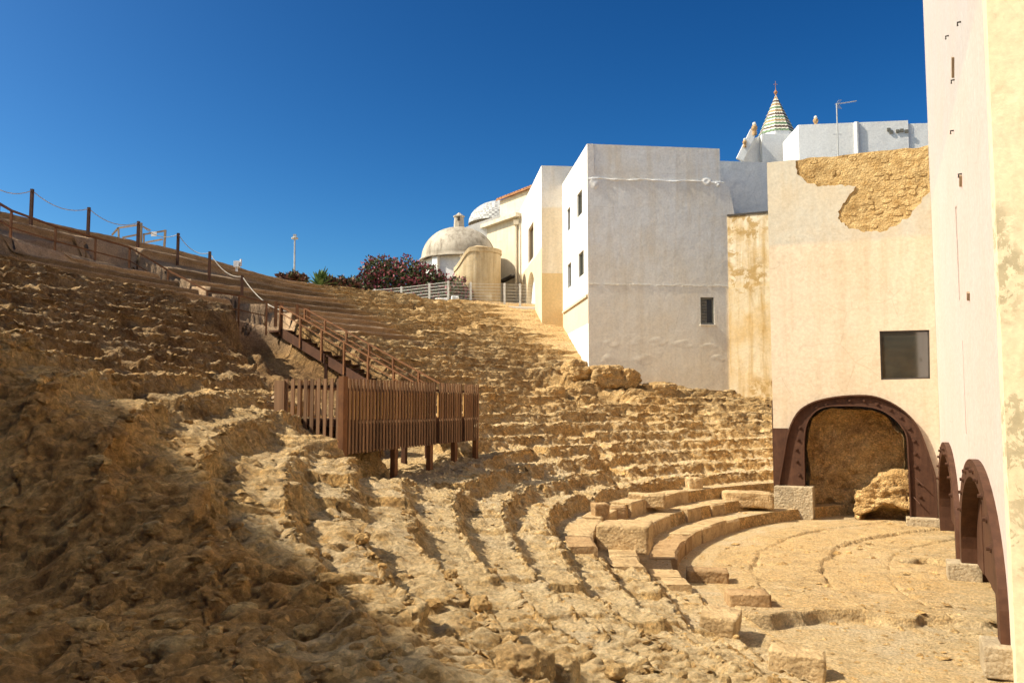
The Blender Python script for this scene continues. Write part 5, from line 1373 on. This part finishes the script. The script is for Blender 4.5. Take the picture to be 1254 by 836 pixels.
o.location = LC + EX*(a + 0.10) - NF*0.85 + Z3*(-4.05 + 0.90); o.rotation_euler.z = math.atan2(EX.y, EX.x); tag(o, 'low broken rock mass with a hollow under it inside the large steel arch', 'rock')
boulder(632, 826, (0.36, 0.34, 0.30), 'pale rounded boulder, leftmost of three at the bottom edge', 31, 0)
boulder(658, 828, (0.30, 0.3, 0.34), 'pale upright boulder, middle of three at the bottom edge', 33, 30)
boulder(688, 832, (0.38, 0.32, 0.30), 'pale cracked boulder, right of three at the bottom edge', 35, 70)
boulder(705, 460, (1.5, 1.2, 1.2), 'rugged boulder against the corner of the white house', 41, 0, 42.5, 0.3, 0.1, rough=0.5)
boulder(742, 468, (2.0, 1.3, 1.3), 'wide rugged boulder at the foot of the white house front', 43, 20, 42.4, 0.3, 0.1, rough=0.5)
boulder(768, 471, (1.5, 1.2, 1.2), 'tall brown boulder leaning on the white house front', 45, 50, 42.8, 0.3, 0.1, rough=0.5)
boulder(806, 482, (1.9, 1.0, 0.8), 'low brown boulder, rightmost against the white house front', 47, 5, 43.0, 0.3, 0.1, rough=0.5)
boulder(679, 486, (1.0, 0.8, 0.8), 'squarish boulder in the dark hollow below the white house', 49, 15, 39.0, 0.3, 0.0)
boulder(362, 575, (1.9, 1.5, 1.2), 'broad sunlit rock shelf left of the platform corner post', 51, 10, 16.8, 0.4, 0.0, rough=0.45)
boulder(70, 447, (1.6, 1.2, 0.8), 'rounded flat boulder jutting from the left slope', 53, 15, 18.0, 0.4, 0.5, rough=0.4)
for (u, v, s, lab) in ((541,379,(0.9,0.5,0.75),'white cut stone, left one behind the wire fence'),(557,379,(0.5,0.5,0.9),'white cut stone, right one behind the wire fence')):
    block(u, v, s, 10, lab, M_WHITE, u, (0,0), 0.0, 56.5, 'cut_stone', 0.03, 'white cut stones behind the fence')
# concrete footings under the steel arches
def footing(c, sx, sy, sz, ax, ay, lab):
    b = MB(); b.box(c, sx, sy, sz, ax, ay); o = b.build('concrete_footing', M_CONCRETE, base=True, bevel=0.025); return tag(o, lab, 'footing', 'concrete footings of the steel arches')
a, z_ = f2(968, 594); footing(LC + EX*(a+0.15) + NF*0.12 + Z3*(z_-0.6), 1.35, 1.0, 1.2, EX, NF, 'tall concrete footing under the left leg of the large arch')
a, z_ = f2(1133, 627); footing(LC + EX*(a-0.02) + NF*0.25 + Z3*(-4.0), 1.2, 0.6, 0.45, EX, NF, 'low concrete footing under the right leg of the large arch')
footing(PC + NF*9.45 + NR*0.08 + Z3*-4.0, 0.7, 0.75, 0.5, NF, NR, 'concrete footing between the two side arches')
footing(PC + NF*17.2 + NR*0.10 + Z3*-4.05, 0.75, 0.62, 0.5, NF, NR, 'concrete footing under the nearest leg of the side arches')

# dressed blocks along the three lowest tiers
tiers = [o for o in terr.children if o.name.startswith('stone_tier')]
tiers.sort(key=lambda o: o.name)
rng = random.Random(31)
def arc_block(r0, r1, a0, a1, z0, z1, rng):
    V = []
    na = 3; ch = 0.025
    prof = [(r0, z0), (r0, z1 - ch*rng.uniform(1, 3)), (r0 + ch*rng.uniform(1, 3), z1), (r1, z1 + rng.uniform(-0.015, 0.015))]
    for k in range(na + 1):
        a = a0 + (a1 - a0)*k/na; j = rng.uniform(-0.02, 0.02)
        for r, z in prof: V.append((CXY[0] + (r + j)*math.cos(a), CXY[1] + (r + j)*math.sin(a), z + (rng.uniform(-0.01, 0.01) if z > z0 else 0)))
    F = []
    for k in range(na):
        for i in range(3): F.append((4*k+i, 4*k+i+1, 4*k+i+5, 4*k+i+4))
    F.append((3,2,1,0)); e = 4*na; F.append((e,e+1,e+2,e+3))
    return meshdata('stone_block', V, F)
for k, (aL, aR) in enumerate(((180.6, 141), (180.9, 139), (180.2, 143))):
    a = R(aL); r_ = R0 + (k+1)*RUN
    while a > R(aR):
        Lb = rng.uniform(0.7, 1.5)/r_; a1 = a - Lb
        if rng.random() < 0.93:
            zt_ = ZORC + RISE*(k+1) + 0.03 + rng.uniform(-0.02, 0.03)
            me = arc_block(r_ - 0.14 + rng.uniform(-0.03,0.04), r_ + rng.uniform(0.4, 0.6), a, a1 + 0.02/r_, ZORC + RISE*k - 0.15, zt_, rng)
            link('stone_block', me, M_BLOCK2 if rng.random() < 0.15 else M_BLOCK, tiers[k])
        a = a1
# loose stones and rubble scattered over the slope and the sand
rng = random.Random(41); b = MB()
nrs = np.random.RandomState(4)
sm = P.reshape(-1, 3)
wgt = np.where((np.hypot(sm[:,0], sm[:,1]) < 34) & (sm[:,1] > 3) & (AT['conc'].ravel() < 0.1), 1.0, 0.0) * (1/(3.0 + np.hypot(sm[:,0], sm[:,1])))
ids = nrs.choice(len(sm), 5200, p=wgt/wgt.sum())
for i in ids:
    c = Vector(sm[i].tolist()); s = rng.uniform(0.015, 0.05) * (1.0 if rng.random() < 0.9 else 2.2)
    s *= min(1.5, 0.25 + c.length/16.0)
    qs = [Vector((math.cos(t)*s*rng.uniform(0.7,1.2), math.sin(t)*s*rng.uniform(0.7,1.2), rng.uniform(-0.2,0.3)*s)) for t in (0, 1.26, 2.51, 3.77, 5.03)]
    V = [c + q for q in qs] + [c + Vector((0,0,s*rng.uniform(0.35,0.7))) + Vector((rng.uniform(-.3,.3)*s, rng.uniform(-.3,.3)*s, 0))]
    b.add(V, [(k, (k+1) % 5, 5) for k in range(5)])
o = b.build('loose_stones', M_ROCK); tag(o, 'small loose stones scattered over the slope and the sand', kind='stuff')

# rubble: rough stones lying on the eroded rows near the viewer
rng = random.Random(77); nrs = np.random.RandomState(9)
protos = []
for q in range(10):
    me = ico_rock((1, 1, 0.75), 200 + q, 0.55, 3, 0.35, 'rubble_shape')
    vv = np.empty(len(me.vertices)*3, np.float32); me.vertices.foreach_get('co', vv)
    ff = np.array([p.vertices[:] for p in me.polygons]); protos.append((vv.reshape(-1, 3), ff)); bpy.data.meshes.remove(me)
TTv = np.broadcast_to(tsamp[None, :], P.shape[:2]).ravel(); THv = np.degrees(np.broadcast_to(theta[:, None], P.shape[:2]).ravel())
dv_ = np.hypot(sm[:, 0], sm[:, 1])
wgt = ((TTv > 5.5) & (TTv < 17) & (THv > 190) & (dv_ > 5.0) & (dv_ < 24) & (sm[:, 1] > 3.5)).astype(float) / (2 + dv_)
ids = nrs.choice(len(sm), 190, p=wgt/wgt.sum())
AV, AF, n_ = [], [], 0
for i in ids:
    v, f = protos[rng.randrange(10)]; s = rng.choice((0.06, 0.08, 0.11, 0.15, 0.22)) * rng.uniform(0.7, 1.2)
    a = rng.uniform(0, 6.28); c, sn = math.cos(a), math.sin(a)
    Rm = np.array([[c, -sn, 0], [sn, c, 0], [0, 0, 1]]); AV.append(v @ Rm.T * np.array([s*rng.uniform(0.9,1.5), s, s]) + sm[i] + np.array([0, 0, s*0.05])); AF.append(f + n_); n_ += len(v)
AV = np.concatenate(AV); AF = np.concatenate(AF)
me = bpy.data.meshes.new('rubble'); me.vertices.add(len(AV)); me.vertices.foreach_set('co', AV.astype(np.float32).ravel())
me.loops.add(len(AF)*3); me.loops.foreach_set('vertex_index', AF.astype(np.int32).ravel()); me.polygons.add(len(AF)); me.polygons.foreach_set('loop_start', (np.arange(len(AF))*3).astype(np.int32)); me.polygons.foreach_set('use_smooth', np.zeros(len(AF), bool)); me.update(calc_edges=True)
o = link('rubble', me, M_ROCK); tag(o, 'rough broken stones lying on the eroded lower rows', kind='stuff')

# small stones bedded in the near slope
protos = []
for q in range(12):
    me = ico_rock((1, 1, 0.7), 300 + q, 0.7, 2, 0.4, 'pebble_shape')
    vv = np.empty(len(me.vertices)*3, np.float32); me.vertices.foreach_get('co', vv)
    protos.append((vv.reshape(-1, 3), np.array([p.vertices[:] for p in me.polygons]))); bpy.data.meshes.remove(me)
wgt = ((TTv > 0.5) & (THv > 186) & (dv_ > 3.0) & (dv_ < 18) & (sm[:, 1] > 2.0)).astype(float) * np.clip(fbm(sm[:, 0]/1.4, sm[:, 1]/1.4, sm[:, 2]*0, 3, 333) + 0.45, 0.02, 1) / (3 + dv_) * (0.18 + 0.82*sstep(0.9, -0.9, sm[:, 0] + 0.62*(sm[:, 1] - 5.0)))
ids = nrs.choice(len(sm), 3600, p=wgt/wgt.sum())
AV, AF, n_ = [], [], 0
for i in ids:
    v, f = protos[rng.randrange(12)]; s = min(0.13, 0.02 + 0.03*rng.expovariate(1.0)) * (0.6 + dv_[i]/16)
    a = rng.uniform(0, 6.28); c, sn = math.cos(a), math.sin(a); t = rng.uniform(-0.5, 0.5)
    Rm = np.array([[c, -sn, 0], [sn, c, t], [0, -t, 1]]); AV.append(v @ Rm.T * np.array([s*rng.uniform(0.9,1.6), s, s]) + sm[i] + np.array([0, 0, s*0.12])); AF.append(f + n_); n_ += len(v)
AV = np.concatenate(AV); AF = np.concatenate(AF)
me = bpy.data.meshes.new('small_stones'); me.vertices.add(len(AV)); me.vertices.foreach_set('co', AV.astype(np.float32).ravel())
me.loops.add(len(AF)*3); me.loops.foreach_set('vertex_index', AF.astype(np.int32).ravel()); me.polygons.add(len(AF)); me.polygons.foreach_set('loop_start', (np.arange(len(AF))*3).astype(np.int32)); me.polygons.foreach_set('use_smooth', np.zeros(len(AF), bool)); me.update(calc_edges=True)
ea = sstep(0.9, -0.9, AV[:, 0] + 0.62*(AV[:, 1] - 5.0)); at_ = me.attributes.new('shade_brown', 'FLOAT', 'POINT'); at_.data.foreach_set('value', (0.75*ea).astype(np.float32))  # stones inside the cast shadow take the same brown
o = link('small_stones', me, M_ROCK); tag(o, 'small broken stones bedded in the near slope', kind='stuff')
print('triangles', sum(len(p.vertices) - 2 for m in bpy.data.meshes for p in m.polygons) if False else 0, P.shape)
